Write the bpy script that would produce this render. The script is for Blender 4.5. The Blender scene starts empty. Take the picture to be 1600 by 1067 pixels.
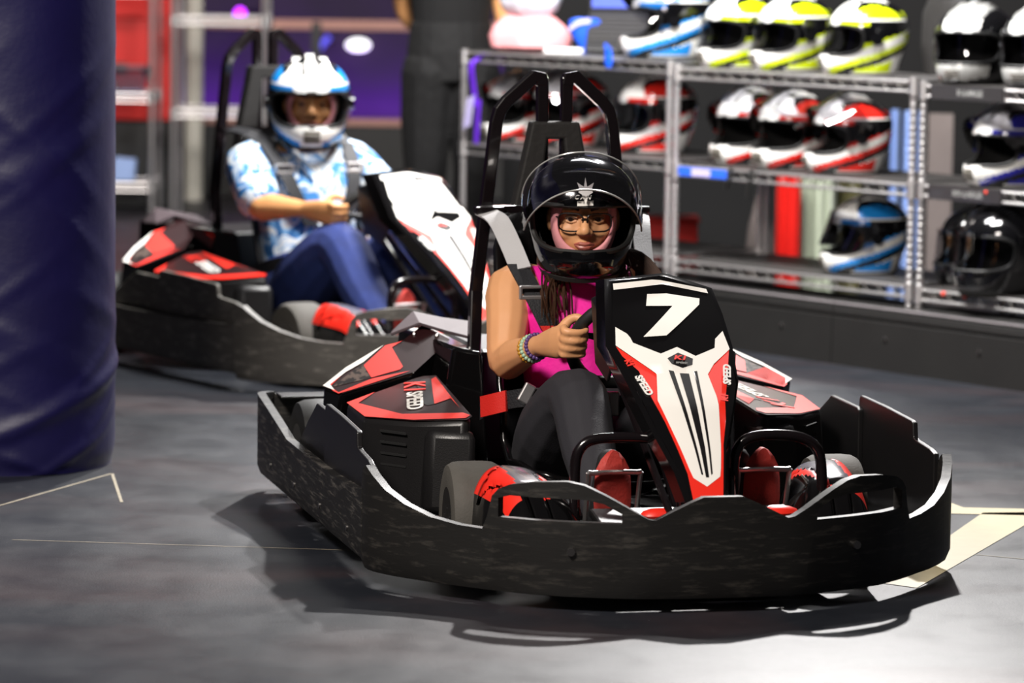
import bpy, bmesh, math, random
from mathutils import Vector, Matrix
random.seed(3)
SC = bpy.context.scene
COL = SC.collection
PI = math.pi
R = math.radians

# ------------------------------------------------------------------ camera, world, lights, exposure
cam_d = bpy.data.cameras.new('camera')
cam = bpy.data.objects.new('camera', cam_d)
COL.objects.link(cam)
PITCH = math.atan((533.5 + 110) / 6000)
fw = Vector((0, math.cos(PITCH), -math.sin(PITCH)))
rt = Vector((1, 0, 0)); up = Vector((0, math.sin(PITCH), math.cos(PITCH)))
ro = R(.75)
rt, up = rt * math.cos(ro) + up * math.sin(ro), up * math.cos(ro) - rt * math.sin(ro)
M = Matrix((rt, up, -fw)).transposed().to_4x4()
M.translation = Vector((0, 0, 1.48))
cam.matrix_world = M
cam_d.lens = 135
cam_d.sensor_width = 36
cam_d.clip_end = 200
cam_d.dof.use_dof = True
cam_d.dof.focus_distance = 9.0
cam_d.dof.aperture_fstop = 3.2
SC.camera = cam

SC.view_settings.view_transform = 'Standard'
SC.view_settings.look = 'None'
SC.view_settings.gamma = 1
SC.view_settings.use_curve_mapping = False
SC.view_settings.exposure = 0.0
SC.cycles.use_denoising = True
SC.cycles.max_bounces = 8
SC.cycles.transparent_max_bounces = 12
SC.cycles.sample_clamp_indirect = 4

wd = bpy.data.worlds.new('hall_ambience')
SC.world = wd
wd.use_nodes = True
wd.node_tree.nodes['Background'].inputs['Color'].default_value = (.64, .6, .63, 1)
wd.node_tree.nodes['Background'].inputs['Strength'].default_value = .045


def lamp(name, kind, loc, target, energy, color=(1, 1, 1), size=.2, size_y=None, angle=60, blend=.6):
    d = bpy.data.lights.new(name, kind)
    d.energy = energy; d.color = color
    if kind == 'AREA':
        d.size = size
        if size_y:
            d.shape = 'RECTANGLE'; d.size_y = size_y
    else:
        d.shadow_soft_size = size
    if kind == 'SPOT':
        d.spot_size = R(angle); d.spot_blend = blend
    o = bpy.data.objects.new(name, d)
    COL.objects.link(o)
    o.location = loc
    o.rotation_euler = (Vector(target) - Vector(loc)).to_track_quat('-Z', 'Y').to_euler()
    return o


lamp('track_spotlight', 'SPOT', (1.15, 13.1, 3.7), (0, 7.3, 0), 1650, (1, .97, .95), .07, angle=78, blend=1.0)
lamp('track_spotlight', 'SPOT', (.5, 16.4, 3.8), (-.55, 12.8, .5), 1150, (1, .98, .97), .09, angle=42, blend=.6)
lamp('overhead_area_light', 'AREA', (-1.9, 5.6, 3.7), (.1, 9.4, .6), 330, (1, .92, .84), 1.3, .6)
lamp('overhead_area_light', 'AREA', (.35, 11.9, 3.3), (1.1, 13.8, .6), 310, (1, .98, .96), 1.2, .5)
lamp('overhead_area_light', 'AREA', (-.1, 13.0, 3.4), (.25, 14.9, .8), 150, (1, .98, .96), 1.0, .5)  # added to brighten the shelf with the pink bag; no fixture known there
lamp('overhead_area_light', 'AREA', (-2.6, 17.2, 3.8), (-1.9, 19.6, .6), 110, (1, .92, .86), 1.0, .6)
lamp('purple_wall_wash', 'AREA', (-.9, 23.9, .30), (-.9, 24.1, .7), 15, (.32, .01, 1), 3.0, .08)

# ------------------------------------------------------------------ materials


def lin(h):
    h = h.lstrip('#')
    c = [int(h[i:i + 2], 16) / 255 for i in (0, 2, 4)]
    return tuple((x / 12.92 if x <= .04045 else ((x + .055) / 1.055) ** 2.4) for x in c) + (1,)


def mat(name, col, rough=.5, metal=0, var=.12, scale=12, bump=0, bscale=60, coat=0, emit=0, spec=.5, stretch=None):
    m = bpy.data.materials.new(name)
    m.use_nodes = True
    nt = m.node_tree
    b = nt.nodes['Principled BSDF']
    c = lin(col) if isinstance(col, str) else tuple(col) + (1,)
    b.inputs['Roughness'].default_value = rough
    b.inputs['Metallic'].default_value = metal
    b.inputs['Specular IOR Level'].default_value = spec
    b.inputs['Coat Weight'].default_value = coat
    b.inputs['Coat Roughness'].default_value = .05
    tc = nt.nodes.new('ShaderNodeTexCoord')
    src = tc.outputs['Object']
    if stretch:
        mp = nt.nodes.new('ShaderNodeMapping')
        mp.inputs['Scale'].default_value = stretch
        nt.links.new(src, mp.inputs['Vector'])
        src = mp.outputs['Vector']
    n = nt.nodes.new('ShaderNodeTexNoise')
    n.inputs['Scale'].default_value = scale
    n.inputs['Detail'].default_value = 4
    nt.links.new(src, n.inputs['Vector'])
    mx = nt.nodes.new('ShaderNodeMix')
    mx.data_type = 'RGBA'
    mx.inputs['A'].default_value = tuple(max(0, x * (1 - var)) for x in c[:3]) + (1,)
    mx.inputs['B'].default_value = tuple(min(1, x * (1 + var)) for x in c[:3]) + (1,)
    nt.links.new(n.outputs['Fac'], mx.inputs['Factor'])
    nt.links.new(mx.outputs['Result'], b.inputs['Base Color'])
    if bump:
        n2 = nt.nodes.new('ShaderNodeTexNoise')
        n2.inputs['Scale'].default_value = bscale
        nt.links.new(src, n2.inputs['Vector'])
        bp = nt.nodes.new('ShaderNodeBump')
        bp.inputs['Strength'].default_value = bump
        bp.inputs['Distance'].default_value = .01
        nt.links.new(n2.outputs['Fac'], bp.inputs['Height'])
        nt.links.new(bp.outputs['Normal'], b.inputs['Normal'])
    if emit:
        b.inputs['Emission Color'].default_value = c
        b.inputs['Emission Strength'].default_value = emit
    return m


def clear_mat(name, tint=(.93, .93, .95), gloss=.12, rough=.03):
    m = bpy.data.materials.new(name)
    m.use_nodes = True
    nt = m.node_tree
    nt.nodes.remove(nt.nodes['Principled BSDF'])
    out = nt.nodes['Material Output']
    t = nt.nodes.new('ShaderNodeBsdfTransparent'); t.inputs['Color'].default_value = tint + (1,)
    g = nt.nodes.new('ShaderNodeBsdfGlossy'); g.inputs['Roughness'].default_value = rough
    lw = nt.nodes.new('ShaderNodeLayerWeight'); lw.inputs['Blend'].default_value = .35
    mr = nt.nodes.new('ShaderNodeMapRange')
    mr.inputs['To Min'].default_value = gloss * .45; mr.inputs['To Max'].default_value = min(1, gloss * 5)
    nt.links.new(lw.outputs['Fresnel'], mr.inputs['Value'])
    mx = nt.nodes.new('ShaderNodeMixShader')
    nt.links.new(mr.outputs['Result'], mx.inputs['Fac'])
    nt.links.new(t.outputs[0], mx.inputs[1]); nt.links.new(g.outputs[0], mx.inputs[2])
    nt.links.new(mx.outputs[0], out.inputs['Surface'])
    return m


def ramp_mat(name, stops, scale, rough=.6, detail=3, vor=False, bump=0):
    m = bpy.data.materials.new(name)
    m.use_nodes = True
    nt = m.node_tree
    b = nt.nodes['Principled BSDF']
    b.inputs['Roughness'].default_value = rough
    tc = nt.nodes.new('ShaderNodeTexCoord')
    n = nt.nodes.new('ShaderNodeTexNoise')
    n.inputs['Scale'].default_value = scale; n.inputs['Detail'].default_value = detail
    n.inputs['Distortion'].default_value = 1.2 if vor else 0
    nt.links.new(tc.outputs['Object'], n.inputs['Vector'])
    r = nt.nodes.new('ShaderNodeValToRGB')
    e = r.color_ramp.elements
    while len(e) < len(stops):
        e.new(.5)
    for i, (p, c) in enumerate(stops):
        e[i].position = p; e[i].color = lin(c)
    nt.links.new(n.outputs['Fac'], r.inputs['Fac'])
    nt.links.new(r.outputs['Color'], b.inputs['Base Color'])
    if bump:
        bp = nt.nodes.new('ShaderNodeBump'); bp.inputs['Strength'].default_value = bump
        bp.inputs['Distance'].default_value = .01
        nt.links.new(n.outputs['Fac'], bp.inputs['Height']); nt.links.new(bp.outputs['Normal'], b.inputs['Normal'])
    return m


def floor_mat():
    m = bpy.data.materials.new('painted_concrete')
    m.use_nodes = True
    nt = m.node_tree
    L = nt.links
    b = nt.nodes['Principled BSDF']
    tc = nt.nodes.new('ShaderNodeTexCoord')

    def noise(scale, detail, sc=(1, 1, 1), dist=0):
        mp = nt.nodes.new('ShaderNodeMapping'); mp.inputs['Scale'].default_value = sc
        L.new(tc.outputs['Object'], mp.inputs['Vector'])
        n = nt.nodes.new('ShaderNodeTexNoise'); n.inputs['Scale'].default_value = scale
        n.inputs['Detail'].default_value = detail; n.inputs['Distortion'].default_value = dist
        L.new(mp.outputs['Vector'], n.inputs['Vector'])
        return n.outputs['Fac']

    def mapr(v, a, bb, c=0, d=1):
        r = nt.nodes.new('ShaderNodeMapRange'); r.inputs['From Min'].default_value = a; r.inputs['From Max'].default_value = bb
        r.inputs['To Min'].default_value = c; r.inputs['To Max'].default_value = d
        L.new(v, r.inputs['Value']); return r.outputs['Result']

    def mix(f, a, bb):
        x = nt.nodes.new('ShaderNodeMix'); x.data_type = 'RGBA'
        L.new(f, x.inputs['Factor'])
        for s, v in (('A', a), ('B', bb)):
            if isinstance(v, tuple): x.inputs[s].default_value = v
            else: L.new(v, x.inputs[s])
        return x.outputs['Result']
    base = mix(mapr(noise(5, 8, (.8, .9, 1), .6), .3, .7), (.009, .011, .016, 1), (.018, .0205, .027, 1))
    base = mix(mapr(noise(1.3, 6, (.6, 1.2, 1), .6), .5, .7, 0, .5), base, (.052, .026, .026, 1))
    base = mix(mapr(noise(26, 5, (1, .35, 1)), .6, .8, 0, .35), base, (.045, .045, .05, 1))
    spk = mapr(noise(130, 2), .72, .78, 0, .5)
    base = mix(spk, base, (.12, .115, .11, 1))
    L.new(base, b.inputs['Base Color'])
    L.new(mapr(noise(7, 7, (1, .7, 1)), .3, .7, .36, .47), b.inputs['Roughness'])
    bp = nt.nodes.new('ShaderNodeBump'); bp.inputs['Strength'].default_value = .12; bp.inputs['Distance'].default_value = .004
    L.new(noise(220, 4), bp.inputs['Height']); L.new(bp.outputs['Normal'], b.inputs['Normal'])
    return m


def scuff_mat(name, c0, c1, amt=.6, stretch=(2.5, 2.5, 30), rough=.42):
    m = bpy.data.materials.new(name)
    m.use_nodes = True
    nt = m.node_tree; L = nt.links
    b = nt.nodes['Principled BSDF']
    tc = nt.nodes.new('ShaderNodeTexCoord')
    mp = nt.nodes.new('ShaderNodeMapping'); mp.inputs['Scale'].default_value = stretch
    L.new(tc.outputs['Object'], mp.inputs['Vector'])
    n = nt.nodes.new('ShaderNodeTexNoise'); n.inputs['Scale'].default_value = 4; n.inputs['Detail'].default_value = 9
    n.inputs['Roughness'].default_value = .7
    L.new(mp.outputs['Vector'], n.inputs['Vector'])
    r = nt.nodes.new('ShaderNodeMapRange'); r.inputs['From Min'].default_value = .52; r.inputs['From Max'].default_value = .75
    r.inputs['To Max'].default_value = amt
    L.new(n.outputs['Fac'], r.inputs['Value'])
    x = nt.nodes.new('ShaderNodeMix'); x.data_type = 'RGBA'
    x.inputs['A'].default_value = lin(c0); x.inputs['B'].default_value = lin(c1)
    L.new(r.outputs['Result'], x.inputs['Factor'])
    L.new(x.outputs['Result'], b.inputs['Base Color'])
    b.inputs['Roughness'].default_value = rough
    bp = nt.nodes.new('ShaderNodeBump'); bp.inputs['Strength'].default_value = .25; bp.inputs['Distance'].default_value = .003
    L.new(n.outputs['Fac'], bp.inputs['Height']); L.new(bp.outputs['Normal'], b.inputs['Normal'])
    return m


K = dict(
    floor=floor_mat(),
    black=mat('black_plastic', '#151415', .38, var=.2, bump=.06, bscale=300),
    gloss=mat('gloss_black', '#0b0a0b', .12, var=.1, coat=.4),
    bumper=scuff_mat('scuffed_black_bumper', '#171615', '#4e4a45', .7, (3, 3, 18), .5),
    bumper_side=scuff_mat('scratched_side_bumper', '#191817', '#75706a', .9, (4, 3, 26), .5),
    bumper_worn=scuff_mat('worn_grey_bumper', '#585550', '#a39e95', .9, (3, 3, 14), .55),
    tube=mat('black_painted_tube', '#120d0f', .2, var=.1, coat=.5),
    foam=mat('black_foam_pad', '#1a1817', .75, bump=.2, bscale=40),
    seat=mat('black_seat_shell', '#0d0c0d', .22, coat=.3),
    rubber=mat('dusty_tyre', '#4b4843', .75, var=.2, scale=30, bump=.1, bscale=200),
    rubber_dark=mat('black_rubber', '#161615', .6, var=.2),
    chrome=mat('chrome', '#dedbdb', .42, 1, var=.05),
    wire=mat('dull_steel_wire', '#55524f', .6, .6),
    steel=mat('brushed_steel', '#8d8a88', .35, 1),
    red=mat('red_sticker', '#ea2c1e', .38, var=.05),
    redpad=mat('red_pedal_rubber', '#b3362f', .6, bump=.15, bscale=160),
    white=mat('white_sticker', '#f1eee8', .3, var=.03, coat=.2),
    offwhite=mat('white_lettering', '#e6e4e0', .4, var=.04),
    stblack=mat('black_sticker', '#161416', .32, var=.08),
    maroon=mat('dark_maroon_sticker', '#2a1416', .3, var=.2, scale=40),
    carbon=ramp_mat('striped_grey_sticker', [(.45, '#17100f'), (.55, '#5b4d46')], 60, .3),
    wing=mat('grey_brown_plastic', '#51464a', .65, spec=.22),
    silver=mat('silver_white_sticker', '#6f6c74', .25, var=.25, scale=18, coat=.4),
    skin=mat('warm_skin', '#dca070', .5, var=.06, scale=20),
    skin2=mat('ruddy_skin', '#d09560', .5, var=.08, scale=20),
    lip=mat('lip', '#a8594c', .4),
    eyew=mat('eye_white', '#a8968c', .3), iris=mat('dark_iris', '#1c100b', .1),
    brow=mat('brow_hair', '#2a1a12', .7),
    hair=mat('brown_hair', '#3b2417', .45, var=.5, scale=60, stretch=(8, 8, 1)),
    pinktop=mat('hot_pink_fabric', '#f0199f', .7, var=.08, scale=40, bump=.1, bscale=120),
    leggings=mat('charcoal_leggings', '#26252b', .8, var=.1, bump=.1, bscale=300),
    jeans=mat('blue_denim', '#20306a', .85, var=.35, scale=25, bump=.2, bscale=200),
    trousers=mat('black_trousers', '#080708', .8, var=.3, scale=10, bump=.5, bscale=22),
    shirt=ramp_mat('blue_white_floral_cotton', [(.36, '#1f5f9e'), (.44, '#6fa6d6'), (.49, '#e6e4de'), (.55, '#c9d6e2'), (.61, '#3b7fc0')], 15, .8, 4, True),
    balaclava=mat('pink_head_sock', '#e79a9f', .8, var=.06, bump=.1, bscale=150),
    shoe=mat('black_canvas_shoe', '#141416', .7),
    strap=mat('black_webbing', '#1b1b1f', .6, var=.15, bump=.2, bscale=250),
    strapgrey=mat('grey_webbing', '#b5b4b6', .6, var=.08, bump=.15, bscale=250),
    redstrap=mat('red_webbing', '#d3241c', .6, var=.08, bump=.15, bscale=250),
    lining=mat('black_helmet_lining', '#0a0a0b', .85),
    hwhite=mat('white_helmet_gloss', '#efeeea', .18, var=.03, coat=.5),
    hblack=mat('black_helmet_gloss', '#0c0c0e', .12, coat=.6),
    hred=mat('red_helmet_gloss', '#d8261c', .2, coat=.5),
    hyel=mat('yellow_helmet_gloss', '#c9dc12', .2, coat=.5),
    hblue=mat('blue_helmet_gloss', '#1d86d8', .2, coat=.5),
    hnavy=mat('deep_blue_helmet_gloss', '#22229a', .2, coat=.5),
    hgrey=mat('silver_helmet_gloss', '#9a9a98', .25, var=.35, scale=50, coat=.5),
    vent=mat('grey_mesh_vent', '#5a554d', .6, var=.6, scale=90),
    visor=clear_mat('clear_visor', (.72, .72, .76), .32),
    visorclr=clear_mat('clear_lowered_visor', (.8, .8, .82), .1),
    lens=clear_mat('spectacle_lens', (.95, .95, .97), .04),
    navy=mat('navy_vinyl', '#0d0840', .5, var=.3, scale=4, bump=.12, bscale=30),
    barrier=mat('black_barrier_rubber', '#191817', .55, var=.25, scale=8, bump=.1, bscale=50),
    edgelight=mat('grey_edge_highlight', '#6f6a6c', .5, var=.2, scale=20),
    cream=mat('cream_floor_paint', '#b3a785', .5, var=.1, scale=20),
    joint=mat('pale_floor_joint', '#9b9280', .8, var=.4, scale=40),
    purplewall=mat('purple_wall_paint', '#2c0c3c', .6, var=.5, scale=2.5),
    darkwall=mat('dark_barrier_panel', '#2b2a29', .6, var=.15, scale=5),
    railpink=mat('pale_timber_rail', '#c08d80', .5, var=.1),
    redbox=mat('red_cabinet_paint', '#d5241e', .4, var=.08, scale=4),
    cream2=mat('cream_post_paint', '#f0eadb', .5, var=.06),
    binblue=clear_mat('blue_tint_plastic', (.55, .65, .8), .1, .3),
    paper=mat('white_paper', '#f4f3f1', .6, var=.03),
    pinkbag=mat('pink_plastic_bag', '#f3a3a6', .35, var=.15, scale=14, bump=.5, bscale=24),
    filmbag=mat('clear_crinkled_film', '#dfe0ea', .2, var=.2, scale=20, bump=.8, bscale=30),
    bluefab=mat('bright_blue_fabric', '#1556d8', .5, var=.15, scale=20),
    screen=mat('blue_screen', '#4a5bb8', .3, emit=.5),
    laptop=mat('dark_grey_laptop', '#1a191a', .45),
    key=mat('grey_keys', '#2c2a29', .6),
    purplefab=mat('purple_ribbon', '#6326c9', .5, var=.2),
    lilac=mat('lilac_card', '#b9b0dc', .5, var=.1),
    labelb=mat('dark_label_strip', '#2d2b2c', .3, coat=.3),
    labelblue=mat('blue_label_strip', '#2c62e0', .4),
    liner=mat('grey_shelf_liner', '#3c3a39', .45, var=.15),
    greenw=mat('pale_green_curtain', '#b9c0ae', .8, var=.12, scale=6),
    olive=mat('olive_panel', '#4a4622', .8, var=.15),
    palebl=mat('pale_blue_cloth', '#8ea6d6', .7, var=.25, scale=9),
    greypan=mat('warm_grey_panel', '#6d6360', .7),
    orange=mat('wooden_edge', '#a5613a', .6),
    ledp=mat('purple_led', '#c030ff', .4, emit=4),
    ledw=mat('white_lamp_disc', '#ffffff', .4, emit=2.2),
    ledb=mat('blue_light_tube', '#5a55e0', .4, emit=1.2),
    bead1=mat('amber_beads', '#c08a2c', .3), bead2=mat('purple_beads', '#5b3f7a', .4), bead3=mat('green_white_beads', '#a9c9ad', .3),
    specframe=mat('black_spectacle_frame', '#1c1616', .25),
    darkfill=mat('dark_hall_paint', '#0b0a0b', .85),
    redlamp=mat('red_cap', '#e03a22', .4),
)

# ------------------------------------------------------------------ mesh helpers


class MB:
    def __init__(s):
        s.v = []; s.f = []; s.m = []

    def add(s, vs, fs, mi=0):
        o = len(s.v)
        s.v += [tuple(v) for v in vs]
        s.f += [tuple(i + o for i in f) for f in fs]
        s.m += [mi] * len(fs)
        return s

    def box(s, c, d, rot=None, mi=0):
        c = Vector(c)
        vs = []
        for sx in (-1, 1):
            for sy in (-1, 1):
                for sz in (-1, 1):
                    p = Vector((sx * d[0] / 2, sy * d[1] / 2, sz * d[2] / 2))
                    if rot is not None: p = rot @ p
                    vs.append(c + p)
        return s.add(vs, [(0, 1, 3, 2), (4, 6, 7, 5), (0, 4, 5, 1), (2, 3, 7, 6), (0, 2, 6, 4), (1, 5, 7, 3)], mi)

    def loft(s, rings, cap=True, closed=False, mi=0):
        n = len(rings[0]); vs = [p for r in rings for p in r]; fs = []
        k = len(rings)
        for i in range(k if closed else k - 1):
            a = i * n; b = ((i + 1) % k) * n
            for j in range(n):
                jj = (j + 1) % n
                fs.append((a + j, a + jj, b + jj, b + j))
        if cap and not closed:
            fs.append(tuple(range(n))[::-1]); fs.append(tuple((k - 1) * n + j for j in range(n)))
        return s.add(vs, fs, mi)

    def tube(s, pts, r, n=8, closed=False, sq=False, mi=0, flat=None):
        pts = [Vector(p) for p in pts]
        rs = r if isinstance(r, (list, tuple)) else [r] * len(pts)
        k = len(pts)
        rings = []
        prev = None
        for i, p in enumerate(pts):
            a = pts[i - 1] if (i or closed) else p
            b = pts[(i + 1) % k] if (i < k - 1 or closed) else p
            t = (b - a).normalized()
            if prev is None:
                u = t.cross(Vector((0, 0, 1)))
                if u.length < .05: u = t.cross(Vector((0, 1, 0)))
                if sq: u = Vector((0, 1, 0)) - t * t.y
                u.normalize()
            else:
                u = prev - t * prev.dot(t); u.normalize()
            prev = u
            w = t.cross(u)
            ring = []
            q = rs[i]
            qx, qy = (q if isinstance(q, (tuple, list)) else (q, q))
            for j in range(n):
                an = 2 * PI * (j + (.5 if sq else 0)) / n
                f = 1.414 if sq else 1
                ring.append(p + u * math.cos(an) * qx * f + w * math.sin(an) * qy * f)
            rings.append(ring)
        return s.loft(rings, True, closed, mi)

    def prism(s, poly, vec, mi=0):
        vec = Vector(vec); a = [Vector(p) for p in poly]; n = len(a)
        return s.add(a + [p + vec for p in a], [tuple(range(n))[::-1], tuple(range(n, 2 * n))] + [(i, (i + 1) % n, n + (i + 1) % n, n + i) for i in range(n)], mi)

    def ball(s, c, r, n=10, k=6, mi=0):
        c = Vector(c); rx, ry, rz = r if isinstance(r, (tuple, list)) else (r, r, r)
        rings = []
        for i in range(k + 1):
            a = PI * (i / k) - PI / 2
            q = max(math.cos(a), .02)
            rings.append([c + Vector((rx * q * math.cos(2 * PI * j / n), ry * q * math.sin(2 * PI * j / n), rz * math.sin(a))) for j in range(n)])
        return s.loft(rings, True, False, mi)

    def cyl(s, a, b, r, n=12, mi=0):
        return s.tube([a, b], r, n, mi=mi)

    def ribbon(s, pts, wv, t=.003, mi=0):
        wv = [Vector(wv)] * len(pts) if not isinstance(wv[0], (tuple, list, Vector)) else [Vector(w) for w in wv]
        pts = [Vector(p) for p in pts]
        rings = []
        for i, p in enumerate(pts):
            tg = (pts[min(i + 1, len(pts) - 1)] - pts[max(i - 1, 0)]).normalized()
            nn = tg.cross(wv[i]).normalized() * t
            h = wv[i] / 2
            rings.append([p - h - nn, p + h - nn, p + h + nn, p - h + nn])
        return s.loft(rings, True, False, mi)

    def mesh(s, name, mats, smooth=True, angle=38):
        me = bpy.data.meshes.new(name)
        me.from_pydata(s.v, [], s.f)
        for m in (mats if isinstance(mats, (list, tuple)) else [mats]):
            me.materials.append(m)
        me.polygons.foreach_set('material_index', s.m)
        bm = bmesh.new(); bm.from_mesh(me)
        bmesh.ops.recalc_face_normals(bm, faces=bm.faces)
        bm.to_mesh(me); bm.free()
        if smooth:
            me.polygons.foreach_set('use_smooth', [True] * len(me.polygons))
            me.set_sharp_from_angle(angle=R(angle))
        me.update()
        return me

    def build(s, name, mats, parent=None, smooth=True, bevel=0, sub=0, solid=0, angle=38):
        return link(name, s.mesh(name, mats, smooth, angle), parent, bevel, sub, solid)


def link(name, me, parent=None, bevel=0, sub=0, solid=0):
    o = bpy.data.objects.new(name, me)
    COL.objects.link(o)
    if parent: o.parent = parent
    if solid:
        d = o.modifiers.new('s', 'SOLIDIFY'); d.thickness = solid; d.offset = 0
    if bevel:
        d = o.modifiers.new('b', 'BEVEL'); d.width = bevel; d.segments = 2; d.limit_method = 'ANGLE'; d.angle_limit = R(30)
    if sub:
        d = o.modifiers.new('u', 'SUBSURF'); d.levels = sub; d.render_levels = sub
    return o


def thing(name, label, cat, loc=(0, 0, 0), rotz=0, group=None):
    o = bpy.data.objects.new(name, None)
    COL.objects.link(o)
    o.location = loc; o.rotation_euler = (0, 0, rotz)
    o.empty_display_size = .1
    return tag(o, label, cat, group)


def tag(o, label, cat, group=None):
    o['label'] = label; o['category'] = cat
    if group: o['group'] = group
    return o


def struct(o, label=None):
    o['kind'] = 'structure'
    if label: o['label'] = label
    return o


def plabel(o, label):
    o['label'] = label
    return o


def dup(root, loc, rotz, label, group=None):
    r = root.copy(); COL.objects.link(r)
    r.location = loc; r.rotation_euler = (0, 0, rotz)
    r['label'] = label
    if group: r['group'] = group
    for ch in list(root.children):
        c = ch.copy(); COL.objects.link(c); c.parent = r
        for g in list(ch.children):
            d = g.copy(); COL.objects.link(d); d.parent = c
    return r


def text(body, parent, m, loc, xd, ud, size, name='lettering', bold=0, ext=.0006, align='CENTER', sx=1, shear=0):
    cu = bpy.data.curves.new('t', 'FONT')
    cu.body = body; cu.size = size; cu.align_x = align; cu.align_y = 'CENTER'
    cu.offset = bold; cu.extrude = ext; cu.resolution_u = 3; cu.shear = shear
    t = bpy.data.objects.new('t', cu); COL.objects.link(t)
    dg = bpy.context.evaluated_depsgraph_get()
    me = bpy.data.meshes.new_from_object(t.evaluated_get(dg))
    bpy.data.objects.remove(t)
    me.materials.clear(); me.materials.append(m)
    xd = Vector(xd).normalized(); ud = Vector(ud); ud = (ud - xd * ud.dot(xd)).normalized()
    nn = xd.cross(ud)
    mt = Matrix((xd * sx, ud, nn)).transposed().to_4x4(); mt.translation = Vector(loc)
    me.transform(mt)
    return link(name, me, parent)


def voxel(mb, size, smooth=6, name='body', m=None, parent=None, fac=.5):
    me = mb.mesh('tmp', m, False)
    o = bpy.data.objects.new('tmp', me); COL.objects.link(o)
    d = o.modifiers.new('r', 'REMESH'); d.mode = 'VOXEL'; d.voxel_size = size
    d.use_smooth_shade = True
    if smooth:
        e = o.modifiers.new('s', 'SMOOTH'); e.factor = fac; e.iterations = smooth
    dg = bpy.context.evaluated_depsgraph_get()
    me2 = bpy.data.meshes.new_from_object(o.evaluated_get(dg))
    bpy.data.objects.remove(o); bpy.data.meshes.remove(me)
    me2.name = name
    me2.materials.clear(); me2.materials.append(m)
    me2.polygons.foreach_set('use_smooth', [True] * len(me2.polygons))
    return link(name, me2, parent)


def arc(pts, k=4):
    """smooth open polyline through points (Catmull-Rom)"""
    P = [Vector(p) for p in pts]
    P = [P[0] * 2 - P[1]] + P + [P[-1] * 2 - P[-2]]
    out = []
    for i in range(1, len(P) - 2):
        a, b, c, d = P[i - 1], P[i], P[i + 1], P[i + 2]
        for j in range(k):
            t = j / k
            out.append(.5 * ((2 * b) + (c - a) * t + (2 * a - 5 * b + 4 * c - d) * t * t + (3 * b - a - 3 * c + d) * t ** 3))
    out.append(P[-2])
    return out


def interp(x, xs, ys):
    if x <= xs[0]: return ys[0]
    for i in range(len(xs) - 1):
        if x <= xs[i + 1]:
            return ys[i] + (ys[i + 1] - ys[i]) * (x - xs[i]) / (xs[i + 1] - xs[i])
    return ys[-1]

# ------------------------------------------------------------------ setting
fb = MB()
fb.add([(-9, -3, 0), (9, -3, 0), (9, 30, 0), (-9, 30, 0)], [(0, 1, 2, 3)])
floor = struct(fb.build('floor', K['floor'], smooth=False), 'dark painted concrete track floor with reddish scuffs')


def strip(name, polys, m, label, z=.0015):
    mb = MB()
    for p in polys: mb.add([(x, y, z) for x, y in p], [tuple(range(len(p)))])
    return plabel(mb.build(name, m, floor, smooth=False), label)


strip('floor_marking', [[(1.08, 9.86), (1.135, 10.03), (1.18, 9.885), (2.2, 9.83), (2.2, 9.70), (1.08, 9.78)],
                        [(1.22, 9.80), (1.42, 9.83), (1.31, 9.62), (.93, 8.64), (.855, 8.70)]], K['cream'],
      'cream painted zigzag line at the kart nose corner')


def crack(pts, w):
    mb = MB()
    for (a, b) in zip(pts[:-1], pts[1:]):
        a = Vector((*a, .001)); b = Vector((*b, .001)); n = (b - a).cross(Vector((0, 0, 1))).normalized() * w / 2
        mb.add([a - n, b - n, b + n, a + n], [(0, 1, 2, 3)])
    return mb


crack([(-2.2, 8.6), (-1.62, 9.3), (-1.302, 9.707), (-1.079, 10.308), (-1.0, 9.789)], .008).build('floor_joint', K['joint'], floor, False)
crack([(-1.2, 9.16), (-.2, 9.05), (.3, 8.99), (.9, 8.96)], .004).build('floor_joint', K['joint'], floor, False)
crack([(1.06, 9.16), (1.4, 8.98), (2.2, 8.5)], .005).build('floor_joint', K['joint'], floor, False)

# padded column, wrinkled vinyl
cb = MB()
NR, NZ = 150, 130
rings = []
CR = .305
random.seed(5)
folds = [(random.uniform(-.2, 1.5), random.uniform(-1.2, 1.2), random.choice((-.75, -.4, .45, .7)), random.uniform(.014, .03), random.uniform(.003, .008)) for _ in range(46)]
folds += [(.03 + .06 * i, -.6 + .5 * i, .28, .02, .011) for i in range(5)]
for iz in range(NZ):
    z = 2.6 * (iz / (NZ - 1)) ** 1.35
    ring = []
    for j in range(NR):
        a = 2 * PI * j / NR
        d = 0
        s = (a + PI / 2 + PI) % (2 * PI) - PI          # 0 = facing the camera
        for (z0, s0, sl, w, h) in folds:
            e = z - z0 - sl * CR * (s - s0)
            if abs(e) < w * 3 and abs(s - s0) < .9:
                d += h * math.exp(-(e / w) ** 2) * math.exp(-((s - s0) / .5) ** 2)
        rr = CR + d - .012 * math.exp(-(z / .03) ** 2)
        ring.append((rr * math.cos(a), rr * math.sin(a), z))
    rings.append(ring)
cb.loft(rings)
col = struct(cb.build('column', K['navy'], angle=80), 'round column wrapped in wrinkled navy vinyl padding')
col.location = (-1.40, 10.52, 0)

# back wall, left barrier fence
struct(MB().box((0, 24.2, 2), (18, .2, 4)).build('wall_back', K['purplewall'], smooth=False), 'purple lit back wall of the hall')
struct(MB().box((9, 13.5, 2), (.2, 33, 4)).build('wall_right', K['darkfill'], smooth=False))
struct(MB().box((-9, 13.5, 2), (.2, 33, 4)).build('wall_left', K['darkfill'], smooth=False))

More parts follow.
